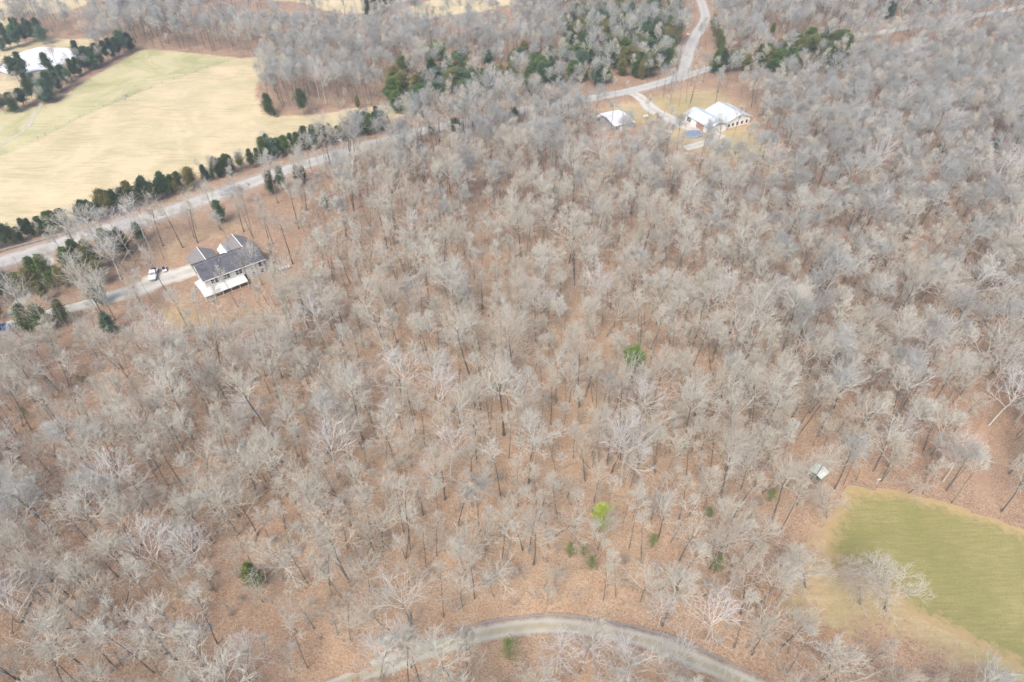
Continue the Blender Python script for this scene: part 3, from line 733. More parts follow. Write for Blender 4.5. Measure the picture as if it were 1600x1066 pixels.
EVX = []; EVY = []; EVR = []
for e_, p_ in ev_ok:
    a_, b_, w_ = pix(p_); EVX.append(a_); EVY.append(b_); EVR.append(1.6 * e_[4] * e_[2] / 8 * FPX / w_)
for a_, b_, h_, w2 in PINES:
    p_ = at(a_, b_); tp_ = pix(p_ + [0, 0, h_ * 0.8]); EVX.append(tp_[0]); EVY.append(tp_[1] + 12); EVR.append(w2 * 2.2 * FPX / tp_[2])
EXY = np.array([p_[:2] for _, p_ in ev_ok])
def covers(P, Hs, R_):
    """probability weight with which a tree would hide one of the open image areas"""
    z = height(P[:, 0], P[:, 1]); bx, by, w = pix(np.column_stack([P, z])); tx, ty, wt = pix(np.column_stack([P, z + Hs]))
    r_ = R_ * FPX / wt * 0.9
    k = np.zeros(len(P))
    for ex, ey0, er in zip(EVX, EVY, EVR):
        hit = (np.abs((bx + tx) / 2 - ex) < (r_ * 0.8 + er)) & (by > ey0 - 2) & (ty - r_ * 0.3 < ey0 - 2 * er)
        k = np.maximum(k, hit * (0.97 if ey0 > 500 else (0.74 if ey0 < 230 else 0.5)))
    for x0, y0, x1, y1, s in KEEP:
        hit = (np.maximum(bx, tx + r_) > x0) & (np.minimum(bx, tx - r_) < x1) & (by > y0) & (ty < y1)
        k = np.maximum(k, hit * s)
    return k

def openness(P):
    x_, y_, _ = pix(np.column_stack([P, np.zeros(len(P))]))
    return sstep(330, 480, x_) * sstep(1150, 950, x_) * sstep(260, 400, y_) + 0.1 * (y_ > 700)
TREES = []   # (x, y, variant, scale, rz, leanx, leany)
HAND = [  # trees one can pick out in the photograph: base px, variant, scale
 (1258, 918, 11, 0.72), (1344, 943, 11, 0.75), (1384, 953, 11, 0.9), (1292, 810, 11, 0.6), (641, 1045, 16, 0.85), (598, 1058, 15, 0.65), (1102, 1000, 15, 0.75),
 (1035, 978, 1, 0.85), (1028, 980, 16, 0.6), (800, 610, 0, 1.0), (905, 636, 3, 0.95), (992, 672, 15, 0.8), (568, 690, 3, 0.9), (630, 640, 15, 0.9), (693, 660, 15, 0.85), (842, 520, 16, 0.9),
 (735, 590, 5, 1.0), (60, 865, 15, 0.95), (215, 800, 15, 0.9), (330, 905, 16, 0.95), (30, 740, 15, 0.85), (970, 760, 15, 1.0), (1235, 622, 4, 0.9), (1545, 665, 15, 0.85), (1360, 585, 5, 0.95),
 (1440, 660, 3, 1.0), (1125, 780, 3, 0.9), (1018, 645, 5, 0.9), (440, 640, 4, 0.9), (170, 860, 4, 0.9), (1565, 800, 1, 0.85), (1330, 700, 4, 0.8), (1245, 790, 3, 0.8),
 (1205, 815, 0, 0.85), (925, 1040, 16, 0.7), (965, 1070, 15, 0.7), (1045, 1060, 16, 0.7), (870, 1050, 16, 0.75), (400, 1050, 15, 0.6), (265, 465, 12, 1.0), (345, 360, 0, 0.75), (235, 388, 15, 0.85), (255, 385, 4, 0.8),
 (1215, 170, 12, 0.8), (1077, 168, 12, 0.8), (1072, 160, 13, 0.9), (1120, 250, 3, 0.75), (1140, 232, 13, 1.0), (1150, 275, 12, 1.1), (95, 118, 3, 0.6), (1180, 760, 1, 0.8), (1070, 700, 3, 0.9), (410, 446, 0, 0.62), (392, 452, 9, 0.62), (430, 452, 12, 0.9), (372, 480, 12, 0.8), (298, 520, 13, 0.9), (365, 395, 12, 0.8), (425, 400, 3, 0.7)]
hand_pos = []
for bx, by, v, s in HAND:
    p = at(bx, by); hand_pos.append(p[:2])
    TREES.append((p[0], p[1], v, s, 0.0, 0.0, -0.32) if v == 11 else (p[0], p[1], v, s, random.uniform(0, 6.28), 0, 0))
hand_pos = np.array(hand_pos)
P = field_pts(6.8, 0.45)
yd = yard_mask(P); keep = np.ones(len(P), bool); keep[yd] = RNG.random(yd.sum()) < 0.75
P = P[keep & (RNG.random(len(P)) > 0.10)]
near = np.array([np.min(np.hypot(*(hand_pos - q).T)) for q in P]); P = P[near > 4.2]
nv = len(P); vi = np.array(IDX['big'])[RNG.integers(0, 6, nv)]
isp = RNG.random(nv) < 0.085; vi[isp] = np.array(IDX['pale'])[RNG.integers(0, 2, isp.sum())]
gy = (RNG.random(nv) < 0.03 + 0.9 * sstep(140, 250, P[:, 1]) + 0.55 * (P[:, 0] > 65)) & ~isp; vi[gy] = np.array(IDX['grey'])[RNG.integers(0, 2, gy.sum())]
ws = (RNG.random(nv) < 0.6 * sstep(190, 110, P[:, 1])) & ~isp & ~gy; vi[ws] = np.array(IDX['wisp'])[RNG.integers(0, 3, ws.sum())]
sc = RNG.uniform(0.5, 1.0, nv)
sc = np.where(RNG.random(nv) < 0.12, sc * 1.12, sc)
edge_far = sstep(230, 330, P[:, 1]); sc *= (1 - 0.12 * edge_far)
Hs = np.array([VAR[i]['H'] for i in vi]) * sc; Rs = np.array([VAR[i]['rad'] for i in vi]) * sc
cv = np.maximum(covers(P, Hs, Rs), openness(P) * 0.36); kp = RNG.random(nv) >= cv
for q, v, s in zip(P[kp], vi[kp], sc[kp]): TREES.append((q[0], q[1], int(v), float(s), random.uniform(0, 6.28), random.gauss(0, 0.035), random.gauss(0, 0.035)))
P = field_pts(7.6, 0.5); P = P[(P[:, 1] < 165) & ~yard_mask(P)]   # a second storey of wispy trees in the near wood
nv = len(P); vi = np.array(IDX['wisp'])[RNG.integers(0, 3, nv)]; sc = RNG.uniform(0.38, 0.8, nv)
cv = np.maximum(covers(P, sc * 18, sc * 6), openness(P) * 0.3); kp = (RNG.random(nv) >= cv) & (RNG.random(nv) < 0.8)
for q, v, s in zip(P[kp], vi[kp], sc[kp]): TREES.append((q[0], q[1], int(v), float(s), random.uniform(0, 6.28), random.gauss(0, 0.07), random.gauss(0, 0.07)))
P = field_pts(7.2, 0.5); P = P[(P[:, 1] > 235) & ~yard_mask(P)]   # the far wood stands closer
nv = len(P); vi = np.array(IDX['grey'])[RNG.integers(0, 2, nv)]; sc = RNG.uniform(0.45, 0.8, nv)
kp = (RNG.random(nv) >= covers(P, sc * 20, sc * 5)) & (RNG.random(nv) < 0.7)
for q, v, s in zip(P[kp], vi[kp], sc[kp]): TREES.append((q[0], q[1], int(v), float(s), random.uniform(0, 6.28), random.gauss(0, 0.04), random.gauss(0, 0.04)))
big_xy = np.array([(t[0], t[1]) for t in TREES])
P = field_pts(5.3, 0.48)
yd = yard_mask(P); keep = np.ones(len(P), bool); keep[yd] = RNG.random(yd.sum()) < 0.25
P = P[keep & (RNG.random(len(P)) > 0.12)]
nv = len(P); vi = np.array(IDX['pole'])[RNG.integers(0, 3, nv)]; sc = RNG.uniform(0.55, 1.1, nv)
Hs = np.array([VAR[i]['H'] for i in vi]) * sc; Rs = np.array([VAR[i]['rad'] for i in vi]) * sc
cv = covers(P, Hs, Rs) * 0.9; kp = RNG.random(nv) >= cv
for q, v, s in zip(P[kp], vi[kp], sc[kp]):
    if np.min(np.hypot(*(big_xy - q).T)) > 1.3:
        TREES.append((q[0], q[1], int(v), float(s), random.uniform(0, 6.28), random.gauss(0, 0.05), random.gauss(0, 0.05)))
# hedgerow trees along the north side of the road, and the belts beyond the fields
def belt(pxl, spacing, width, smin, smax, kinds):
    L = smooth_line([at(a, b)[:2] for a, b in pxl], 1.0); d = 0; out = []
    seg = np.hypot(*np.diff(L, axis=0).T)
    for i in range(len(L) - 1):
        d += seg[i]
        if d > spacing:
            d = random.uniform(-0.3, 0.3) * spacing
            q = L[i] + RNG.normal(0, width, 2)
            out.append(q); TREES.append((q[0], q[1], random.choice(kinds), random.uniform(smin, smax), random.uniform(0, 6.28), 0, 0))
belt([(-60, 415), (0, 392), (60, 374), (130, 352), (200, 330), (290, 300), (380, 270), (460, 242), (540, 222), (600, 206)], 3.3, 1.0, 0.3, 0.55, [1, 12, 14, 14])
belt([(480, 274), (600, 240), (700, 216), (780, 200), (850, 184)], 3.2, 1.8, 0.65, 0.95, [0, 1, 9, 10, 12])
belt([(560, 216), (640, 194), (760, 170), (850, 152)], 4.6, 1.6, 0.45, 0.7, [1, 9, 10, 12])
belt([(20, 185), (70, 165), (110, 135), (150, 110), (195, 88)], 5, 2.0, 0.35, 0.55, [1, 14, 0])
belt([(560, 30), (600, 18), (650, 0), (690, -20)], 5, 2.0, 0.35, 0.5, [1, 14])

# ---- landmarks for the labels: what a tree stands beside
LM = [((938, 820), 'the lime green pine'), ((985, 560), 'the round green pine'), ((402, 905), 'the dark green cedar at lower left'), ((850, 980), 'the crest of the gravel track'),
      ((1277, 745), 'the pale roofed hut'), ((1390, 950), 'the wide tree on the meadow edge'), ((1258, 915), 'the lone tree in the tan clearing'), ((641, 1040), 'the frosty white tree by the track'),
      ((1530, 760), 'the reddish worn path'), ((1062, 715), 'the lone cedar below the photo\'s middle'), ((45, 655), 'the small cedar near the left edge'), ((130, 595), 'the mossy log near the left house'), ((440, 640), 'the open tree left of centre'), ((225, 800), 'the white sycamore lower left'),
      ((690, 660), 'the white sycamore at centre'), ((800, 610), 'the broad tree at centre'), ((1235, 622), 'the forked tree right of centre'), ((1545, 665), 'the white sycamore near the right edge'),
      ((60, 865), 'the white sycamore near the left edge'), ((1115, 890), 'the small cedar above the rust clearing'), ((340, 460), 'the grey roofed white house'), ((1110, 215), 'the far house with metal roof'), ((965, 185), 'the white roofed garage'), ((570, 690), 'the tall tree left of centre'),
      ((640, 1000), 'the dark log above the track'), ((100, 1040), 'the dark creek bed'), ((1040, 1040), 'the right arm of the track'), ((550, 1060), 'the left arm of the track'), ((330, 905), 'the white barked tree at lower left'), ((1360, 585), 'the dark leaning tree at right')]
ORD = ['first', 'second', 'third', 'fourth', 'fifth', 'sixth', 'seventh', 'eighth', 'ninth', 'tenth', 'eleventh', 'twelfth', 'thirteenth', 'fourteenth', 'fifteenth', 'sixteenth', 'seventeenth', 'eighteenth', 'nineteenth', 'twentieth'] + ['twenty-' + w for w in ('first', 'second', 'third', 'fourth', 'fifth', 'sixth', 'seventh', 'eighth', 'ninth')] + ['thirtieth'] + ['thirty-' + w for w in ('first', 'second', 'third', 'fourth', 'fifth', 'sixth', 'seventh', 'eighth', 'ninth')]
def name_by_landmark(pxs, lms, noun):
    """(ordinal + noun + side of landmark) for every pixel position, unique"""
    key = []; dist = []
    lx = np.array([l[0] for l in lms], float)
    for (x, y) in pxs:
        d = np.hypot(lx[:, 0] - x, lx[:, 1] - y); j = int(d.argmin())
        dx, dy = x - lx[j, 0], y - lx[j, 1]
        side = ('right of' if dx > 0 else 'left of') if abs(dx) > abs(dy) else ('below' if dy > 0 else 'above')
        key.append((j, side)); dist.append(d[j])
    rank = {}
    out = [None] * len(pxs)
    for i in np.argsort(dist):
        k = key[i]; r_ = rank.get(k, 0); rank[k] = r_ + 1
        o_ = ORD[r_] if r_ < len(ORD) else 'far'
        out[i] = f'{o_} {noun} {k[1]} {lms[k[0]][1]}'
    return out

T_arr = np.array([(t[0], t[1]) for t in TREES]); Tz = height(T_arr[:, 0], T_arr[:, 1])
bx, by, bw = pix(np.column_stack([T_arr, Tz]))
Ht = np.array([VAR[t[2]]['H'] * t[3] for t in TREES]); tx, ty, tw_ = pix(np.column_stack([T_arr, Tz + Ht]))
inview = (tx > 8) & (tx < 1592) & (ty < 1050) & (by > 0) & (bx > 0) & (bx < 1600) & (by < 1075)
size = Ht * np.array([VAR[t[2]]['rad'] * t[3] for t in TREES]) / bw ** 2 * inview
order = np.argsort(-size); solo = set(order[:296].tolist()) | {i for i in range(len(HAND)) if inview[i] and i < 45}
solo = set(sorted(solo, key=lambda i: (i >= len(HAND), -size[i]))[:298])
solo_l = sorted(solo)
txt = name_by_landmark([(bx[i], by[i]) for i in solo_l], LM, 'bare tree')
NMAP = {'big': 'bare_tree', 'grey': 'bare_tree', 'field': 'meadow_tree', 'wisp': 'bare_tree', 'pole': 'slender_tree', 'pale': 'white_barked_tree'}
for i, tx_ in zip(solo_l, txt):
    x, y, v, s, rz, la, lb = TREES[i]
    d = VAR[v]
    o = thing(NMAP[d['kind']], (x, y, float(Tz[i]) - 0.05), rz, f"{d['desc']}, {tx_}".replace('bare tree, ', 'tree, ') if 'bare' not in d['desc'] else f"{d['desc']}, {tx_.replace('bare tree', 'tree')}", 'tree', 'leafless trees of the woodland')
    o.scale = (s, s, s); o.rotation_euler = (la, lb, rz)
    link('trunk', d['trunk'], o); link('crown', d['crown'], o)

def scatter(name, xyz, idx, scl, rot, templates, label, cat):
    """one stuff object: geometry nodes place the templates on its points"""
    me = bpy.data.meshes.new(name); n = len(xyz)
    me.vertices.add(n); me.vertices.foreach_set('co', np.asarray(xyz, np.float32).ravel())
    a = me.attributes.new('pick', 'INT', 'POINT'); a.data.foreach_set('value', np.asarray(idx, np.int32))
    a = me.attributes.new('size', 'FLOAT', 'POINT'); a.data.foreach_set('value', np.asarray(scl, np.float32))
    a = me.attributes.new('turn', 'FLOAT_VECTOR', 'POINT'); a.data.foreach_set('vector', np.asarray(rot, np.float32).ravel())
    o = link(name, me)
    tpl = bpy.data.collections.new(name + '_kinds')
    for k, m_ in enumerate(templates):
        tpl.objects.link(bpy.data.objects.new(f'{name}_kind_{k:02d}', m_))
    ng = bpy.data.node_groups.new(name + '_scatter', 'GeometryNodeTree')
    ng.interface.new_socket('Geometry', in_out='INPUT', socket_type='NodeSocketGeometry')
    ng.interface.new_socket('Geometry', in_out='OUTPUT', socket_type='NodeSocketGeometry')
    N = ng.nodes; L = ng.links
    gi = N.new('NodeGroupInput'); go = N.new('NodeGroupOutput')
    ip = N.new('GeometryNodeInstanceOnPoints'); ci = N.new('GeometryNodeCollectionInfo')
    ci.inputs['Collection'].default_value = tpl; ci.inputs['Separate Children'].default_value = True
    def na(nm, ty):
        q = N.new('GeometryNodeInputNamedAttribute'); q.data_type = ty; q.inputs['Name'].default_value = nm
        return [s for s in q.outputs if s.enabled and s.name == 'Attribute'][0]
    e2r = N.new('FunctionNodeEulerToRotation')
    L.new(gi.outputs[0], ip.inputs['Points']); L.new(ci.outputs[0], ip.inputs['Instance'])
    ip.inputs['Pick Instance'].default_value = True
    L.new(na('pick', 'INT'), ip.inputs['Instance Index'])
    L.new(na('turn', 'FLOAT_VECTOR'), e2r.inputs[0]); L.new(e2r.outputs[0], ip.inputs['Rotation'])
    cx = N.new('ShaderNodeCombineXYZ'); sa = na('size', 'FLOAT')
    for k in range(3): L.new(sa, cx.inputs[k])
    L.new(cx.outputs[0], ip.inputs['Scale']); L.new(ip.outputs[0], go.inputs[0])
    md = o.modifiers.new('scatter', 'NODES'); md.node_group = ng
    return tag(o, label, cat, kind='stuff')
rest = [i for i in range(len(TREES)) if i not in solo]
scatter('distant_woodland', [(TREES[i][0], TREES[i][1], float(Tz[i]) - 0.05) for i in rest], [TREES[i][2] for i in rest], [TREES[i][3] for i in rest],
        [(TREES[i][5], TREES[i][6], TREES[i][4]) for i in rest], [v['whole'] for v in VAR], 'leafless grey woodland filling the hills beyond the nearer trees', 'woodland')
print('TREES', len(TREES), 'solo', len(solo), 'tris whole', [len(v['whole'].polygons) for v in VAR])

# ------------------------------------------------------------------ undergrowth and sticks
def shrub(seed, h=2.4, n1=6, dens=4):
    rng = np.random.default_rng(seed)
    P = np.array([[[0, 0, -0.1], [0, 0, 0.05], [0, 0, 0.2]]]); R_ = np.array([[0.05, 0.05, 0.05]])
    L1, r1 = grow(P, R_, n1, 0.1, 1.0, h, 0.45, 0.05, 5, 0.55, 0.12, rng, 0.4)
    L2, r2 = grow(L1, r1, 6, 0.25, 1, h * 0.4, 0.6, 0.05, 3, 0.6, 0.2, rng, 0.4)
    L3, r3 = grow(L2, np.maximum(r2, 0.012), dens, 0.2, 1, h * 0.22, 0.6, 0.03, 2, 0.8, 0.2, rng, 0.4)
    return assemble('shrub', [(L1, r1, 3, False, 0), (L2, np.maximum(r2, .022), 3, True, 0), (L3, np.clip(r3, .014, .018), 3, True, 0)], ['brush_bark'])
def stick(seed, ln):
    rng = np.random.default_rng(seed)
    P = np.array([[[0, 0, 0.08], [ln * 0.4, 0.1, 0.1], [ln, rng.normal(0, ln * .1), 0.12]]]); R_ = np.array([[0.09, 0.07, 0.03]])
    L1, r1 = grow(P, R_, 4, 0.35, 0.95, ln * 0.3, 0.7, -0.02, 3, 0.6, 0.1, rng, 0.3)
    L1[:, :, 2] = np.abs(L1[:, :, 2] * 0.5) + 0.05
    return assemble('stick', [(P, R_, 5, False, 0), (L1, r1, 3, False, 0)], ['dead_wood'])
def sapling(seed, h):
    rng = np.random.default_rng(seed); n = 6; t = np.linspace(0, 1, n)
    P = np.stack([np.cumsum(rng.normal(0, .08, n)), np.cumsum(rng.normal(0, .08, n)), t * h - 0.1], 1)[None]; R_ = (0.045 * (1 - 0.6 * t))[None]
    L1, r1 = grow(P, R_, 9, 0.3, 1.0, h * 0.32, 0.6, 0.10, 5, 0.7, 0.10, rng, 0.4, 0.3, lambda u: 1.1 - 0.5 * u)
    L2, r2 = grow(L1, r1, 6, 0.2, 1, h * 0.14, 0.6, 0.05, 3, 0.8, 0.14, rng, 0.4)
    return assemble('sapling', [(P, R_, 4, False, 0), (L1, np.maximum(r1, .022), 3, False, 0), (L2, np.clip(r2, .016, .02), 3, True, 0)], ['brush_bark'])
TPL = [shrub(1), shrub(2, 3.2, 5), shrub(3, 1.6, 8), shrub(4, 4.2, 4), stick(5, 4.0), stick(6, 2.5), stick(7, 6.0), sapling(8, 5.0), sapling(9, 6.5), sapling(10, 8.0)]
P = field_pts(2.7, 0.5); P = P[P[:, 1] < 280]
d_ = RNG.random(len(P)); n_ = np.array([0.5 + 0.5 * math.sin(q[0] / 17 + 1.3 * math.sin(q[1] / 23)) * math.sin(q[1] / 14) for q in P])
P = P[(d_ < 0.34 + 0.62 * n_) & ~(yard_mask(P) & (RNG.random(len(P)) < 0.85))]
P = P[RNG.random(len(P)) >= covers(P, np.full(len(P), 3.), np.full(len(P), 1.5))]
k_ = RNG.choice(10, len(P), p=[0.14, 0.12, 0.12, 0.12, 0.08, 0.10, 0.06, 0.10, 0.09, 0.07])
scatter('undergrowth', np.column_stack([P, height(P[:, 0], P[:, 1])]), k_, RNG.uniform(0.5, 1.25, len(P)), np.column_stack([np.zeros(len(P)), np.zeros(len(P)), RNG.uniform(0, 6.28, len(P))]),
        TPL, 'bare brush and fallen sticks on the leaf covered woodland floor', 'undergrowth')

# fallen logs one can pick out
LOGS = [((915, 475), (1012, 474), .16), ((268, 775), (345, 772), .22), ((330, 745), (390, 738), .2), ((430, 670), (480, 660), .2), ((745, 580), (765, 572), .3), ((470, 500), (500, 470), .3), ((500, 487), (520, 480), .3),
        ((32, 975), (68, 895), .28), ((82, 935), (145, 980), .2), ((640, 955), (642, 990), .25), ((1300, 585), (1345, 597), .3), ((200, 1000), (285, 985), .3), ((130, 590), (140, 600), .3), ((240, 590), (262, 572), .3), ((300, 900), (345, 892), .2),
        ((585, 490), (625, 470), .2), ((1020, 555), (1050, 590), .15), ((1200, 560), (1240, 540), .18), ((830, 600), (870, 625), .15), ((1330, 755), (1368, 765), .3), ((560, 1000), (620, 990), .2), ((700, 640), (720, 632), .25)]
LT = ['long pale log lying level, right of the photo\'s centre', 'dark log lying level below the woods at left', 'dark log lying just above another near the left', 'short log beside the open tree left of centre', 'mossy short log in the middle of the woods', 'thick mossy log slanting below the left house', 'bright mossy log near the slanting one', 'dark thick log near the bottom left corner', 'dark log crossing toward the bottom left log', 'upright lying log just above the track', 'dark log with snapped branches at right', 'dark log over the creek hollow', 'mossy stub near the left edge', 'dark broken log below the left lawn', 'short dark log at lower left', 'rusty log in the left middle woods', 'thin log right of the round green pine', 'thin log in the right woods', 'thin slanting log below the centre', 'dark log along the meadow\'s top edge', 'thin log above the track\'s left arm', 'small dark log above the white sycamore']
for k, ((a, b, r), lab) in enumerate(zip([(at(*p), at(*q), r) for p, q, r in LOGS], LT)):
    rng = np.random.default_rng(500 + k); L = np.linalg.norm(b - a); t = np.linspace(0, 1, 7)
    loc = a + (b - a)[None, :] * t[:, None] - a
    loc[:, :2] += np.cumsum(rng.normal(0, 0.06, (7, 2)), 0); loc[:, 2] = height(a[0] + loc[:, 0], a[1] + loc[:, 1]) + r * 0.8 - a[2]
    Pm = loc[None]; Rm = (r * np.linspace(1.1, 0.55, 7))[None]
    L1, r1 = grow(Pm, Rm, 5, 0.4, 0.95, L * 0.22, 0.8, 0.08, 4, 0.5, 0.15, rng, 0.3)
    mat = 'moss_wood' if 'mossy' in lab else 'dead_wood'
    o = thing('fallen_log', tuple(a), 0, lab, 'log', 'fallen logs on the woodland floor')
    link('stem', assemble('stem', [(Pm, Rm, 7, False, 0)], [mat]), o); link('branches', assemble('branches', [(L1, r1, 4, False, 0)], [mat]), o)

# ------------------------------------------------------------------ evergreens
def cedar(seed, H, W, base, leafmat, leaf_s=0.20, n_br=110, pine=False, m_=44):
    rng = np.random.default_rng(seed)
    n = 6; t = np.linspace(0, 1, n)
    P = np.stack([rng.normal(0, .05, n) * t, rng.normal(0, .05, n) * t, t * H * 0.96 - 0.2 * (t == 0)], 1)[None]; R_ = (0.017 * H * (1 - 0.85 * t))[None]
    tr = [(P, R_, 6, False, 0)]
    def shape(u):
        if pine: return 0.35 + 0.75 * np.sin(np.pi * np.clip(u * 0.9 + 0.08, 0, 1))
        return (1.0 - u) ** 0.75 * (0.55 + 0.45 * np.minimum(1, u * 5)) + 0.10
    L1, r1 = grow(P, R_, n_br, base, 0.99, W, 1.05, 0.10, 4, 0.35, 0.12, rng, 0.3, 0.5, shape)
    # sprays of small leaf faces along the branches
    B = len(L1)
    tt = rng.uniform(0.25, 1.08, (B, m_)); f = np.clip(tt, 0, 0.999) * 3; i = f.astype(int); fr = (f - i)[..., None]; bi = np.arange(B)[:, None]
    c = L1[bi, i] * (1 - fr) + L1[bi, i + 1] * fr
    c = c + rng.normal(0, 1, c.shape) * np.array([1, 1, 0.75]) * (0.10 + 0.16 * W / 2)
    c = c.reshape(-1, 3); M = len(c)
    d = unit(rng.normal(0, 1, (M, 3)) + np.array([0, 0, 0.5]) + 0.8 * unit(c * [1, 1, 0]))
    e = unit(np.cross(d, rng.normal(0, 1, (M, 3))))
    s = leaf_s * rng.uniform(0.6, 1.4, (M, 1))
    n3 = np.cross(d, e) * s * 0.25
    V = np.stack([c - e * s * 0.45, c + e * s * 0.45, c + d * s * 1.5 + n3], 1).reshape(-1, 3)
    F = np.arange(M * 3)
    cm = mesh_np('crown', V, F, np.full(M, 3), [leafmat])
    tv, tq, _ = tubes(P, R_, 5, M * 3)
    wh = mesh_np('cedar', np.concatenate([V, tv]), np.concatenate([F, tq.ravel()]), np.concatenate([np.full(M, 3), np.full(len(tq), 4)]), [leafmat, 'post_wood'], np.concatenate([np.zeros(M), np.ones(len(tq))]))
    return dict(trunk=assemble('trunk', tr + [(L1[::3], r1[::3], 3, True, 0)], ['post_wood']), crown=cm, whole=wh, H=H)
CED = {k: [cedar(900 + 7 * j + 31 * i, 8.0, w, bs, f'cedar_{k}') for i, (w, bs) in enumerate([(2.1, 0.10), (1.7, 0.2), (2.6, 0.28)])] for j, k in enumerate(['dark', 'olive', 'grey', 'green'])}
CED['sparse'] = [cedar(980 + i, 8.0, 2.6, 0.2, 'cedar_light', 0.18, 60, False, 16) for i in range(3)]
PINE = cedar(990, 14.0, 3.0, 0.62, 'pine_green', 0.28, 110, True, 80)
LIME = cedar(991, 9.0, 1.7, 0.25, 'pine_lime', 0.2, 90, True)
BRIGHT = cedar(992, 12.0, 3.2, 0.45, 'pine_green', 0.28, 100, True)

ev_sz = [(-e[2] * e[4] / pix(p)[2] - 10 * (not (230 < e[0] < 1000 and e[1] > 60)) * 0) for e, p in ev_ok]
ev_in = sorted([i for i, (e, p) in enumerate(ev_ok) if -5 < e[0] < 1605 and e[1] > 4], key=lambda i: ev_sz[i])[:292]
ev_rest = [ev_ok[i] for i in range(len(ev_ok)) if i not in set(ev_in)]; ev_ok = [ev_ok[i] for i in sorted(ev_in)]
KN = [k for k in CED]
if ev_rest:
    CW = [(k, d) for k in KN for d in CED[k]]
    pick = [random.choice([j for j, (kk, _) in enumerate(CW) if kk == e[3]]) for e, p in ev_rest]
    scatter('cedar_thicket', [tuple(p) for e, p in ev_rest], pick, [e[2] / 8 * (0.5 + 0.5 * e[4]) for e, p in ev_rest], [(0, 0, random.uniform(0, 6.28)) for _ in ev_rest],
            [d['whole'] for _, d in CW], 'small far cedars filling in the green clumps beyond the fields', 'cedar thicket')
labs = name_by_landmark([(e[0], e[1]) for e, p in ev_ok], LM2, 'evergreen')
DESC = {'dark': 'dark green cedar', 'olive': 'olive tinted cedar', 'grey': 'grey green cedar', 'green': 'fresh green cedar', 'sparse': 'thin pale green young cedar'}
for (e, p), lab in zip(ev_ok, labs):
    d = random.choice(CED[e[3]]); s = e[2] / d['H']
    o = thing('cedar_tree', tuple(p), random.uniform(0, 6.28), f"{DESC[e[3]]}, {lab}", 'evergreen', 'cedars among fields and woods')
    o.scale = (s * e[4], s * e[4], s); link('trunk', d['trunk'], o); link('crown', d['crown'], o)
for d, (x, y), s, nm, lab in ((PINE, (984, 604), 0.8, 'pine_tree', 'round crowned bright green pine standing alone among bare trees at centre'), (LIME, (936, 832), 1.0, 'pine_tree', 'slim lime yellow young pine among the bare trees'), (BRIGHT, (688, 110), 1.0, 'pine_tree', 'bright green wide pine far off above the straw field corner'), (BRIGHT, (672, 112), 0.75, 'pine_tree', 'smaller green pine just left of the bright far one')):
    o = thing(nm, tuple(at(x, y)), random.uniform(0, 6), lab, 'pine'); o.scale = (s, s, s)
    link('trunk', d['trunk'], o); link('crown', d['crown'], o)
print('evergreens', len(ev_ok))

# ------------------------------------------------------------------ house at left
A = np.array([-84.4, 150.2]); B_ = np.array([-70.5, 160.8]); hd = (B_ - A) / np.linalg.norm(B_ - A); rz = math.atan2(hd[1], hd[0])
A = A - np.array([0, 0]) ; gz = float(height(-78, 158)) - 0.1
house = thing('white_house', (A[0], A[1], gz), rz, 'large cream two storey house with long grey roof and white porch roof', 'house')
WH = 4.7; L_, D_ = 16.8, 9.4; RISE = 2.2
MB().box(0, L_, 0, D_, -1.0, WH).build('wall', 'siding_cream', house)
MB().prism([(0, WH), (D_ / 2, WH + RISE), (D_, WH)], 0.0, 0.12).build('gable_wall', 'siding_cream', house, rot=(0, 0, math.pi / 2), loc=(0.12, 0, 0))
MB().prism([(0, WH), (D_ / 2, WH + RISE), (D_, WH)], 0.0, 0.12).build('gable_wall', 'siding_cream', house, rot=(0, 0, math.pi / 2), loc=(L_, 0, 0))
e = 0.45; sl = RISE / (D_ / 2)
roof = MB().slab([(-e, -e, WH - e * sl + 0.12), (L_ + e, -e, WH - e * sl + 0.12), (L_ + e, D_ / 2, WH + RISE + 0.12), (-e, D_ / 2, WH + RISE + 0.12)], 0.14) \
    .slab([(-e, D_ / 2 + 0.002, WH + RISE + 0.118), (L_ + e, D_ / 2 + 0.002, WH + RISE + 0.118), (L_ + e, D_ + e, WH - e * sl + 0.12), (-e, D_ + e, WH - e * sl + 0.12)], 0.14).build('roof', 'shingle_dark', house)
MB().box(-e, L_ + e, D_ / 2 - 0.12, D_ / 2 + 0.12, WH + RISE + 0.1, WH + RISE + 0.2).build('ridge_cap', 'shingle_brown', roof)
MB().cyl((6.0, 3.6, WH + 1.4), (6.0, 3.6, WH + 2.4), 0.14).build('vent_pipe', 'steel_rail', roof)
MB().cyl((5.2, 2.2, WH + 0.9), (5.2, 2.2, WH + 1.5), 0.10).build('vent_pipe', 'steel_rail', roof)
MB().box(-e - 0.06, L_ + e + 0.06, -e - 0.12, -e - 0.01, WH - 0.22, WH - 0.03).build('gutter', 'trim_white', house)
def window(par, x, z, w=0.85, h=1.35, y=-0.03, side='front'):
    fr = MB()
    for a, b, c_, d in ((x - w / 2 - .1, x + w / 2 + .1, z - h / 2 - .1, z - h / 2), (x - w / 2 - .1, x + w / 2 + .1, z + h / 2, z + h / 2 + .1), (x - w / 2 - .1, x - w / 2, z - h / 2, z + h / 2), (x + w / 2, x + w / 2 + .1, z - h / 2, z + h / 2), (x - w / 2, x + w / 2, z - .03, z + .03)):
        fr.box(a, b, y - 0.06, y + 0.02, c_, d)
    f = fr.build('window', 'trim_white', par)
    MB().box(x - w / 2, x + w / 2, y - 0.02, y + 0.02, z - h / 2, z + h / 2).build('pane', 'window_glass', f)
for x in (2.0, 3.1, 5.4, 6.4, 8.9, 9.9, 13.2, 15.6): window(house, x, 3.4)
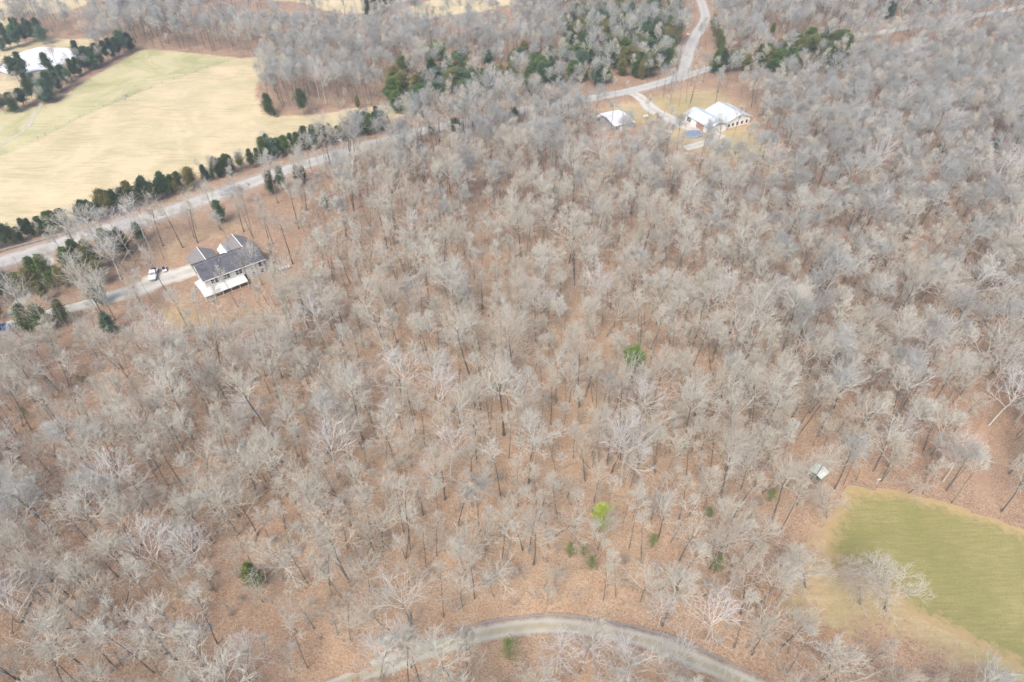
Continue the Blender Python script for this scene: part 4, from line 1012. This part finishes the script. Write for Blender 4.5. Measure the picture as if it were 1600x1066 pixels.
for x in (13.2, 15.7): window(house, x, 1.2)
for x in (2.2, 4.2, 6.2, 8.4): window(house, x, 0.9, 1.2, 1.5)
MB().box(10.2, 11.2, -0.08, -0.005, -0.2, 1.9).build('door', 'window_glass', house)
# porch along the front with its white roof, posts and deck
pr_ = MB().slab([(-1.9, -3.4, 1.75), (10.4, -3.4, 1.75), (10.4, -0.02, 2.2), (-1.9, -0.02, 2.2)], 0.12).slab([(-1.9, -0.02, 2.2), (-0.02, -0.02, 2.2), (-0.02, 5.0, 2.2), (-1.9, 5.0, 1.9)], 0.12).build('porch_roof', 'siding_cream', house)
for x in (-1.7, 0.7, 3.1, 5.5, 7.9, 10.2): MB().box(x - .08, x + .08, -3.25, -3.09, -1.0, 1.62).build('porch_post', 'trim_white', house)
dk = MB().box(-2.6, 12.0, -3.7, -0.02, -0.35, -0.2).box(-3.2, -0.02, -0.02, 5.2, -0.35, -0.2).build('deck', 'deck_porch_shade', house)  # floor coloured dark for the porch shade; steps and rail stay tan
rl = MB().box(-2.6, 12.0, -3.7, -3.62, 0.5, 0.6)
for i in range(16): rl.box(-2.6 + i * 0.97, -2.52 + i * 0.97, -3.7, -3.62, -0.35, 0.5)
rl.build('deck_rail', 'deck_wood', house)
MB().box(-3.9, -2.7, -5.6, -3.7, -0.9, -0.55).box(-3.9, -2.7, -4.6, -3.7, -0.55, -0.2).build('deck_steps', 'deck_wood', house)
MB().box(-2.5, 12.0, -3.5, -0.05, -1.0, -0.36).build('under_deck_shade', 'dark_opening', house)  # near-black box painting the shaded hollow below the deck
def wing(par, x0, x1, y0, y1, wh, rise, mat, wallmat='siding_cream', back=0.0):
    """gabled wing with its ridge along y"""
    MB().box(x0, x1, y0, y1, -1.0, wh).build('wing_wall', wallmat, par)
    xm = (x0 + x1) / 2; s_ = rise / ((x1 - x0) / 2); ee = 0.4
    MB().prism([(x0, wh), (xm, wh + rise), (x1, wh)], y1 - 0.12, y1 - 0.002).build('gable_wall', wallmat, par)
    r_ = MB().slab([(x0 - ee, y0 - back, wh - ee * s_ + .1), (xm, y0 - back, wh + rise + .1), (xm, y1 + ee, wh + rise + .1), (x0 - ee, y1 + ee, wh - ee * s_ + .1)], 0.14)
    r_.slab([(xm + .002, y0 - back, wh + rise + .098), (x1 + ee, y0 - back, wh - ee * s_ + .098), (x1 + ee, y1 + ee, wh - ee * s_ + .098), (xm + .002, y1 + ee, wh + rise + .098)], 0.14)
    r_ = r_.build('wing_roof', mat, par)
    MB().box(xm - .1, xm + .1, y0 - back, y1 + ee, wh + rise + .09, wh + rise + .18).build('ridge_cap', 'trim_white', r_)
wing(house, 0.1, 7.2, D_ + 0.02, 16.4, 3.0, 2.0, 'shingle_brown', back=2.2)
wing(house, 8.6, 10.6, D_ + 0.02, 13.4, 4.2, 1.0, 'hut_roof', back=1.5)
wing(house, 10.9, 17.4, D_ + 0.02, 16.2, 3.3, 2.0, 'shingle_brown', back=2.2)

# ------------------------------------------------------------------ far house (two metal roofed wings) and its garage
u1 = np.array([0.456, -0.89]); n1 = np.array([0.89, 0.456])
P0 = np.array([69.8, 265.0]); fz = float(height(80, 258))
rzA = math.atan2(u1[1], u1[0])     # local x runs toward the camera along the left wing
far = thing('metal_roofed_house', (P0[0], P0[1], fz - 0.1), rzA, 'white single storey house with two pale blue metal roofed wings', 'house')
MB().box(0, 15.2, 0, 8.6, -0.6, 2.9).build('wall', 'white_paint', far)
MB().box(7.2, 11.6, -0.12, -0.003, -0.5, 2.2).build('brick_facing', 'brick_red', far)
r1_ = MB().slab([(-.5, -.5, 2.85), (15.7, -.5, 2.85), (15.7, 4.3, 4.6), (-.5, 4.3, 4.6)], .12).slab([(-.5, 4.302, 4.598), (15.7, 4.302, 4.598), (15.7, 9.1, 2.85), (-.5, 9.1, 2.85)], .12).build('roof', 'metal_roof_white', far)
sm = MB()
for i in range(27): sm.slab([(-.4 + i * .6, -.49, 2.90), (-.36 + i * .6, -.49, 2.90), (-.36 + i * .6, 4.28, 4.64), (-.4 + i * .6, 4.28, 4.64)], .05)
sm.build('roof_seams', 'metal_roof_white', r1_)
MB().prism([(0, 2.9), (4.3, 4.45), (8.6, 2.9)], -0.02, 0.1).build('gable_wall', 'white_paint', far, rot=(0, 0, math.pi / 2), loc=(0.1, 0, 0))
MB().box(1.4, 3.6, -0.06, -0.002, 0.4, 2.1).build('garage_opening', 'dark_opening', far)
MB().box(-0.06, -0.002, 1.2, 3.2, 0.0, 2.1).build('door', 'dark_opening', far)
# right wing: x toward the camera, y to the right
MB().box(1.4, 14.2, 9.3, 21.2, -0.9, 3.1).build('wing_wall', 'white_paint', far)
MB().prism([(9.3, 3.1), (15.25, 5.1), (21.2, 3.1)], 0.0, 0.12).build('gable_wall', 'white_paint', far, rot=(0, 0, math.pi / 2), loc=(14.2, 0, 0))
r2_ = MB().slab([(0.9, 8.7, 2.95), (14.7, 8.7, 2.95), (14.7, 15.25, 5.25), (0.9, 15.25, 5.25)], .12).slab([(0.9, 15.252, 5.248), (14.7, 15.252, 5.248), (14.7, 21.8, 2.95), (0.9, 21.8, 2.95)], .12).build('wing_roof', 'metal_roof_white', far)
sm = MB()
for i in range(23): sm.slab([(1.0 + i * .6, 8.75, 3.0), (1.04 + i * .6, 8.75, 3.0), (1.04 + i * .6, 15.2, 5.29), (1.0 + i * .6, 15.2, 5.29)], .05)
sm.build('roof_seams', 'metal_roof_white', r2_)
for y in (10.4, 12.4, 14.6, 17.0, 19.4):
    f = MB().box(14.2, 14.28, y - .6, y + .6, 0.7, 2.1).build('window', 'trim_white', far); MB().box(14.27, 14.3, y - .48, y + .48, 0.82, 1.98).build('pane', 'window_glass', f)
for y in (15.25,):
    f = MB().box(14.2, 14.28, y - .5, y + .5, 3.2, 4.2).build('window', 'trim_white', far); MB().box(14.27, 14.3, y - .4, y + .4, 3.3, 4.1).build('pane', 'window_glass', f)
g0 = np.array([40.0, 254.4]); g1 = np.array([48.7, 258.2]); gr = math.atan2(*(g1 - g0)[::-1])
gar = thing('garage', (g0[0], g0[1], float(height(44, 260)) - .1), gr, 'long garage with bright white low pitched metal roof beside the road', 'garage')
MB().box(0.3, 9.2, 0.4, 12.3, -.5, 2.8).build('wall', 'steel_rail', gar)
rg = MB().slab([(0, 0, 2.8), (9.5, 0, 2.8), (9.5, 6.3, 3.7), (0, 6.3, 3.7)], .1).slab([(0, 6.302, 3.698), (9.5, 6.302, 3.698), (9.5, 12.7, 2.8), (0, 12.7, 2.8)], .1).build('roof', 'metal_roof_bright', gar)
MB().slab([(-3.4, 10.6, 2.2), (-.02, 10.6, 2.6), (-.02, 12.5, 2.6), (-3.4, 12.5, 2.2)], .08).build('lean_to_roof', 'metal_roof_bright', gar)
for x, y in ((-3.3, 10.7), (-3.3, 12.4)): MB().box(x, x + .1, y - .1, y, -.4, 2.15).build('post', 'post_wood', gar)
MB().box(3.0, 4.0, 0.33, 0.40, -.2, 1.9).build('door', 'white_paint', gar)
for x in (1.4, 6.5):
    f = MB().box(x - .5, x + .5, .34, .40, 1.0, 2.0).build('window', 'trim_white', gar); MB().box(x - .4, x + .4, .32, .345, 1.1, 1.9).build('pane', 'window_glass', f)
# pool, tanks
pc = at(1083, 212); pool = thing('swimming_pool', tuple(pc), 0.3, 'round blue covered swimming pool behind the far house', 'pool')
ring = MB(); n = 32
for i in range(n):
    a, b = 2 * math.pi * i / n, 2 * math.pi * (i + 1) / n
    ring.slab([(3.6 * math.cos(a), 2.6 * math.sin(a), 1.0), (3.6 * math.cos(b), 2.6 * math.sin(b), 1.0), (3.9 * math.cos(b), 2.9 * math.sin(b), 1.0), (3.9 * math.cos(a), 2.9 * math.sin(a), 1.0)], 1.1)
ring.build('rim', 'grey_liner', pool)
MB().poly([(3.6 * math.cos(2 * math.pi * i / n), 2.6 * math.sin(2 * math.pi * i / n), 0.9) for i in range(n)] + [(0, 0, 0.75)], [(i, (i + 1) % n, n) for i in range(n)]).build('cover', 'blue_cover', pool)
def tank(px, py, L, r, rz_, lab):
    t = thing('gas_tank', tuple(at(px, py)), rz_, lab, 'tank')
    m_ = MB(); m_.cyl((-L / 2, 0, r + .2), (L / 2, 0, r + .2), r, n=16); m_.cyl((-L / 2 - r * .6, 0, r + .2), (-L / 2, 0, r + .2), r * .5, r, n=16); m_.cyl((L / 2, 0, r + .2), (L / 2 + r * .6, 0, r + .2), r, r * .5, n=16)
    m_.build('shell', 'white_paint', t, smooth=False); MB().cyl((0, 0, 2 * r + .15), (0, 0, 2 * r + .45), .15).build('valve_cap', 'white_paint', t)
    for x in (-L / 3, L / 3): MB().box(x - .1, x + .1, -r * .8, r * .8, -.1, r * .6).build('foot', 'concrete', t)
tank(1044, 208, 2.6, .55, -0.7, 'white gas tank lying on the lawn left of the pool')
tank(1009, 184, 1.4, .5, 0.1, 'small white tank beside the garage drive')
tank(973, 198, .7, .4, 1.4, 'small white tank standing before the garage wall')

# ------------------------------------------------------------------ hut on legs by the meadow
hp = at(1272, 752); hut = thing('hunting_hut', tuple(hp), math.radians(38), 'small dark hut on legs with pale greenish tilted roof', 'hut')
for x in (-.9, .9):
    for y in (-.9, .9): MB().cyl((x * 1.15, y * 1.15, -.2), (x * .9, y * .9, 1.7), .07, n=6).build('leg', 'post_wood', hut)
MB().box(-1.1, 1.1, -1.1, 1.1, 1.6, 1.72).build('floor', 'post_wood', hut)
MB().box(-1.0, 1.0, -1.0, 1.0, 1.722, 3.4).build('wall', 'hut_green', hut)
for s_ in (-1, 1):
    MB().box(-.6, .6, s_ * 1.0 - .02, s_ * 1.0 + .02, 2.5, 3.0).build('opening', 'dark_opening', hut)
    MB().box(s_ * 1.0 - .02, s_ * 1.0 + .02, -.6, .6, 2.5, 3.0).build('opening', 'dark_opening', hut)
MB().slab([(-1.5, -1.5, 3.45), (1.5, -1.5, 3.45), (1.5, 0, 3.85), (-1.5, 0, 3.85)], .06).slab([(-1.5, .002, 3.848), (1.5, .002, 3.848), (1.5, 1.5, 3.45), (-1.5, 1.5, 3.45)], .06).build('roof', 'hut_roof', hut)

# ------------------------------------------------------------------ pickup on the drive
def pickup(px, py, rz_):
    c_ = at(px, py); c_[2] += 0.07
    t = thing('pickup_truck', tuple(c_), rz_, 'white pickup truck parked on the pale gravel drive', 'pickup')
    body = MB().prism([(-2.7, .55), (2.55, .55), (2.7, .75), (2.68, 1.05), (2.5, 1.18), (1.15, 1.25), (1.1, 1.26), (-0.9, 1.26), (-2.7, 1.22)], -.95, .95).build('body', 'white_paint', t, bevel=.05)
    MB().prism([(-.85, 1.24), (1.2, 1.24), (.55, 1.82), (-.7, 1.86)], -.84, .84).build('cab', 'white_paint', t, bevel=.04)
    MB().poly([(1.19, -.75, 1.30), (1.19, .75, 1.30), (.64, .68, 1.80), (.64, -.68, 1.80)], [(0, 1, 2, 3)]).poly([(-.87, -.7, 1.32), (-.87, .7, 1.32), (-.78, .64, 1.76), (-.78, -.64, 1.76)], [(3, 2, 1, 0)]).build('windscreen', 'window_glass', t)
    for y in (-.86, .86): MB().poly([(-.6, y, 1.32), (1.0, y, 1.32), (.55, y * .98, 1.75), (-.6, y * .98, 1.75)], [(0, 1, 2, 3)]).build('side_window', 'window_glass', t)
    MB().box(-2.55, -.95, -.8, .8, 1.262, 1.275).build('bed', 'window_glass', t)
    for y in (-.9, .9):
        for x in (-1.75, 1.75):
            w_ = MB().cyl((x, y - .12, .38), (x, y + .12, .38), .38, n=16).build('wheel', 'tyre_rubber', t); MB().cyl((x, y - .13, .38), (x, y + .13, .38), .2, n=10).build('rim', 'steel_rail', w_)
    for y in (-.7, .7):
        MB().box(2.66, 2.73, y - .18, y + .18, .8, .98).build('headlight', 'lamp_glass', t); MB().box(-2.73, -2.69, y - .15, y + .15, .85, 1.1).build('tail_light', 'red_lens', t)
    MB().box(2.6, 2.8, -.9, .9, .5, .68).build('bumper', 'steel_rail', t)
    for y in (-1.05, 1.05): MB().box(.75, .9, y - .1, y + .1, 1.2, 1.38).build('mirror', 'dark_opening', t)
pickup(241, 432, math.radians(-75))
# trailer frame and utility cart by the truck
t = thing('utility_trailer', tuple(at(257, 423)), math.radians(-60), 'small pale trailer with dark load parked right of the pickup', 'trailer')
MB().box(-1.2, 1.2, -.6, .6, .45, .55).box(-1.2, 1.2, -.63, -.6, .55, .8).box(-1.2, 1.2, .6, .63, .55, .8).build('bed', 'white_paint', t); MB().box(1.2, 2.2, -.04, .04, .42, .5).build('hitch_bar', 'steel_rail', t)
MB().box(-.8, .3, -.4, .4, .552, .95).build('load', 'window_glass', t, bevel=.06)
for y in (-.72, .72): MB().cyl((0, y - .08, .3), (0, y + .08, .3), .3, n=14).build('wheel', 'tyre_rubber', t)
# row of white boxes right of the house
b0 = at(438, 424); b1 = at(452, 420); bd = b1 - b0; brz = math.atan2(bd[1], bd[0]); bl = np.hypot(bd[0], bd[1])
st = thing('box_stand', tuple(b0), brz, 'low wooden stand carrying a row of white boxes beside the house', 'stand')
MB().box(-.4, bl + .4, -.1, .0, .3, .4).box(-.4, bl + .4, .35, .45, .3, .4).build('rail', 'post_wood', st)
for x in (-.3, bl / 2, bl + .3): MB().box(x - .05, x + .05, -.1, .45, -.2, .298).build('leg', 'post_wood', st)
for i, w_ in enumerate(['leftmost', 'second from left', 'third from left', 'rightmost']):
    q = b0 + bd * i / 3
    bx_ = thing('hive_box', (q[0], q[1], q[2] + .402), brz, f'white box, {w_} in the row of four by the house', 'box', 'row of white boxes beside the left house')
    MB().box(-.27, .27, -.08, .46, 0, .55).build('body', 'white_paint', bx_); MB().box(-.3, .3, -.11, .49, .552, .62).build('lid', 'metal_roof_bright', bx_)
# blue tarp heap and pale slab at the left edge
tp = at(8, 513); tt_ = MB(); n = 14
for k, (rr_, zz) in enumerate([(1.45, 0), (1.3, .7), (.85, 1.25)]):
    for i in range(n):
        a = 2 * math.pi * i / n; q = rr_ * (1 + .12 * math.sin(3 * a + k) + random.uniform(-.05, .05)); tt_.v.append((q * math.cos(a), q * math.sin(a) * .85, zz + random.uniform(-.06, .06) * (k > 0)))
tt_.v.append((0, 0, 1.4)); tt_.f += [(k * n + i, k * n + (i + 1) % n, (k + 1) * n + (i + 1) % n, (k + 1) * n + i) for k in range(2) for i in range(n)] + [(2 * n + i, 2 * n + (i + 1) % n, 3 * n) for i in range(n)]
tag(tt_.build('tarp_heap', 'blue_tarp', loc=tuple(tp), smooth=True), 'bright blue tarpaulin over a heap at the left edge', 'tarp')
tag(MB().box(-.75, .75, -.5, .5, 0, .18).build('stone_slab', 'concrete', loc=tuple(at(34, 514)), bevel=.04), 'pale flat slab on the ground right of the blue tarp', 'slab')
fp = at(202, 502); tag(MB().cyl((0, 0, -.1), (0, 0, .6), .5, .42, 9).build('tree_stump', 'brick_red', loc=tuple(fp)), 'reddish brown stump on the lawn below the drive', 'stump')
# white marker post at the meadow's top edge; markers on the road
mk = thing('white_marker', tuple(at(1370, 755)), .2, 'small white cross shaped marker at the top edge of the meadow', 'marker')
MB().box(-.06, .06, -.06, .06, 0, 1.5).build('post', 'white_paint', mk); MB().box(-.5, .5, -.04, .04, 1.1, 1.24).build('crossbar', 'white_paint', mk)
for (x, y), lab in (((1056, 97), 'white roadside box left of the road where it climbs'), ((1074, 58), 'white roadside box farther up the road on its left')):
    mb_ = thing('roadside_mailbox', tuple(at(x, y)), .3, lab, 'mailbox', 'white boxes beside the climbing road')
    MB().box(-.07, .07, -.07, .07, 0, 1.1).build('post', 'post_wood', mb_); MB().box(-.35, .35, -.6, .6, 1.102, 1.8).build('box', 'white_paint', mb_)
# guard rail on the field side of the road
gl = smooth_line([at(a, b)[:2] for a, b in [(-60, 414), (0, 395), (70, 376), (125, 361)]], 2.0)
gq = gl[0]; gr_ = thing('guard_rail', (gq[0], gq[1], float(height(*gq))), 0, 'grey metal guard rail between hedge and road at left', 'guard rail')
for a, b in zip(gl[:-1], gl[1:]):
    za, zb = float(height(*a)) + .75 - float(height(*gq)), float(height(*b)) + .75 - float(height(*gq)); d_ = (b - a) / np.linalg.norm(b - a); nn = np.array([-d_[1], d_[0]]) * .06
    MB().poly([(*(a - gq - nn), za - .18), (*(b - gq - nn), zb - .18), (*(b - gq - nn), zb + .18), (*(a - gq - nn), za + .18), (*(a - gq + nn), za - .18), (*(b - gq + nn), zb - .18), (*(b - gq + nn), zb + .18), (*(a - gq + nn), za + .18)], [(0, 1, 2, 3), (7, 6, 5, 4), (3, 2, 6, 7), (0, 4, 5, 1)]).build('rail', 'steel_rail', gr_)
    q = a - gq; MB().box(q[0] - .07, q[0] + .07, q[1] - .07 + .16, q[1] + .07 + .16, za - .9, za + .1).build('post', 'post_wood', gr_)
# field fence
fl = smooth_line([at(a, b)[:2] for a, b in [(380, 89), (290, 118), (200, 152), (110, 192), (60, 218)]], 5.0)
fq = fl[0]; fz0 = float(height(*fq)); fe = thing('wire_fence', (fq[0], fq[1], fz0), 0, 'thin wire fence with wooden posts between straw field and pasture', 'fence')
for q in fl:
    z = float(height(*q)) - fz0; MB().cyl((q[0] - fq[0], q[1] - fq[1], z - .2), (q[0] - fq[0], q[1] - fq[1], z + 1.3), .09, n=6).build('post', 'post_wood', fe)
wr = MB()
for h_ in (.5, .85, 1.2):
    for a, b in zip(fl[:-1], fl[1:]):
        wr.cyl((*(a - fq), float(height(*a)) - fz0 + h_), (*(b - fq), float(height(*b)) - fz0 + h_), .015, n=4)
wr.build('wire', 'steel_rail', fe)
for (px, py), r_ in (((194, 151), 1.1), ((209, 147), .6), ((195, 156), .7)):
    p = at(px, py); s_ = MB()
    s_.cyl((0, 0, -.2), (0, 0, r_ * .5), r_, r_ * .75, 8); s_.cyl((0, 0, r_ * .5), (.1, 0, r_ * .8), r_ * .75, r_ * .3, 8)
    tag(s_.build('field_rock', 'rock_grey', loc=tuple(p)), {1.1: 'largest grey rock beside the field fence', .6: 'small grey rock along the fence, farthest right', .7: 'middle sized grey rock just below the largest'}[r_], 'rock', 'rocks beside the field fence')

# ------------------------------------------------------------------ haze
hz = NT('haze_air'); hz.n.remove(hz.b)
pv = hz.n.new('ShaderNodeVolumePrincipled'); pv.inputs['Color'].default_value = (0.72, 0.86, 1.0, 1); pv.inputs['Density'].default_value = HAZE_DENSITY; pv.inputs['Anisotropy'].default_value = 0.2
hz.link(pv.outputs[0], [n for n in hz.n if n.type == 'OUTPUT_MATERIAL'][0].inputs['Volume'])
if HAZE_DENSITY > 0:
    tag(MB().box(-3200, 3200, -1400, 5800, -6.0, CAM_H + 3).build('haze', 'haze_air'), 'thin pale haze over the whole valley', 'haze', kind='stuff')
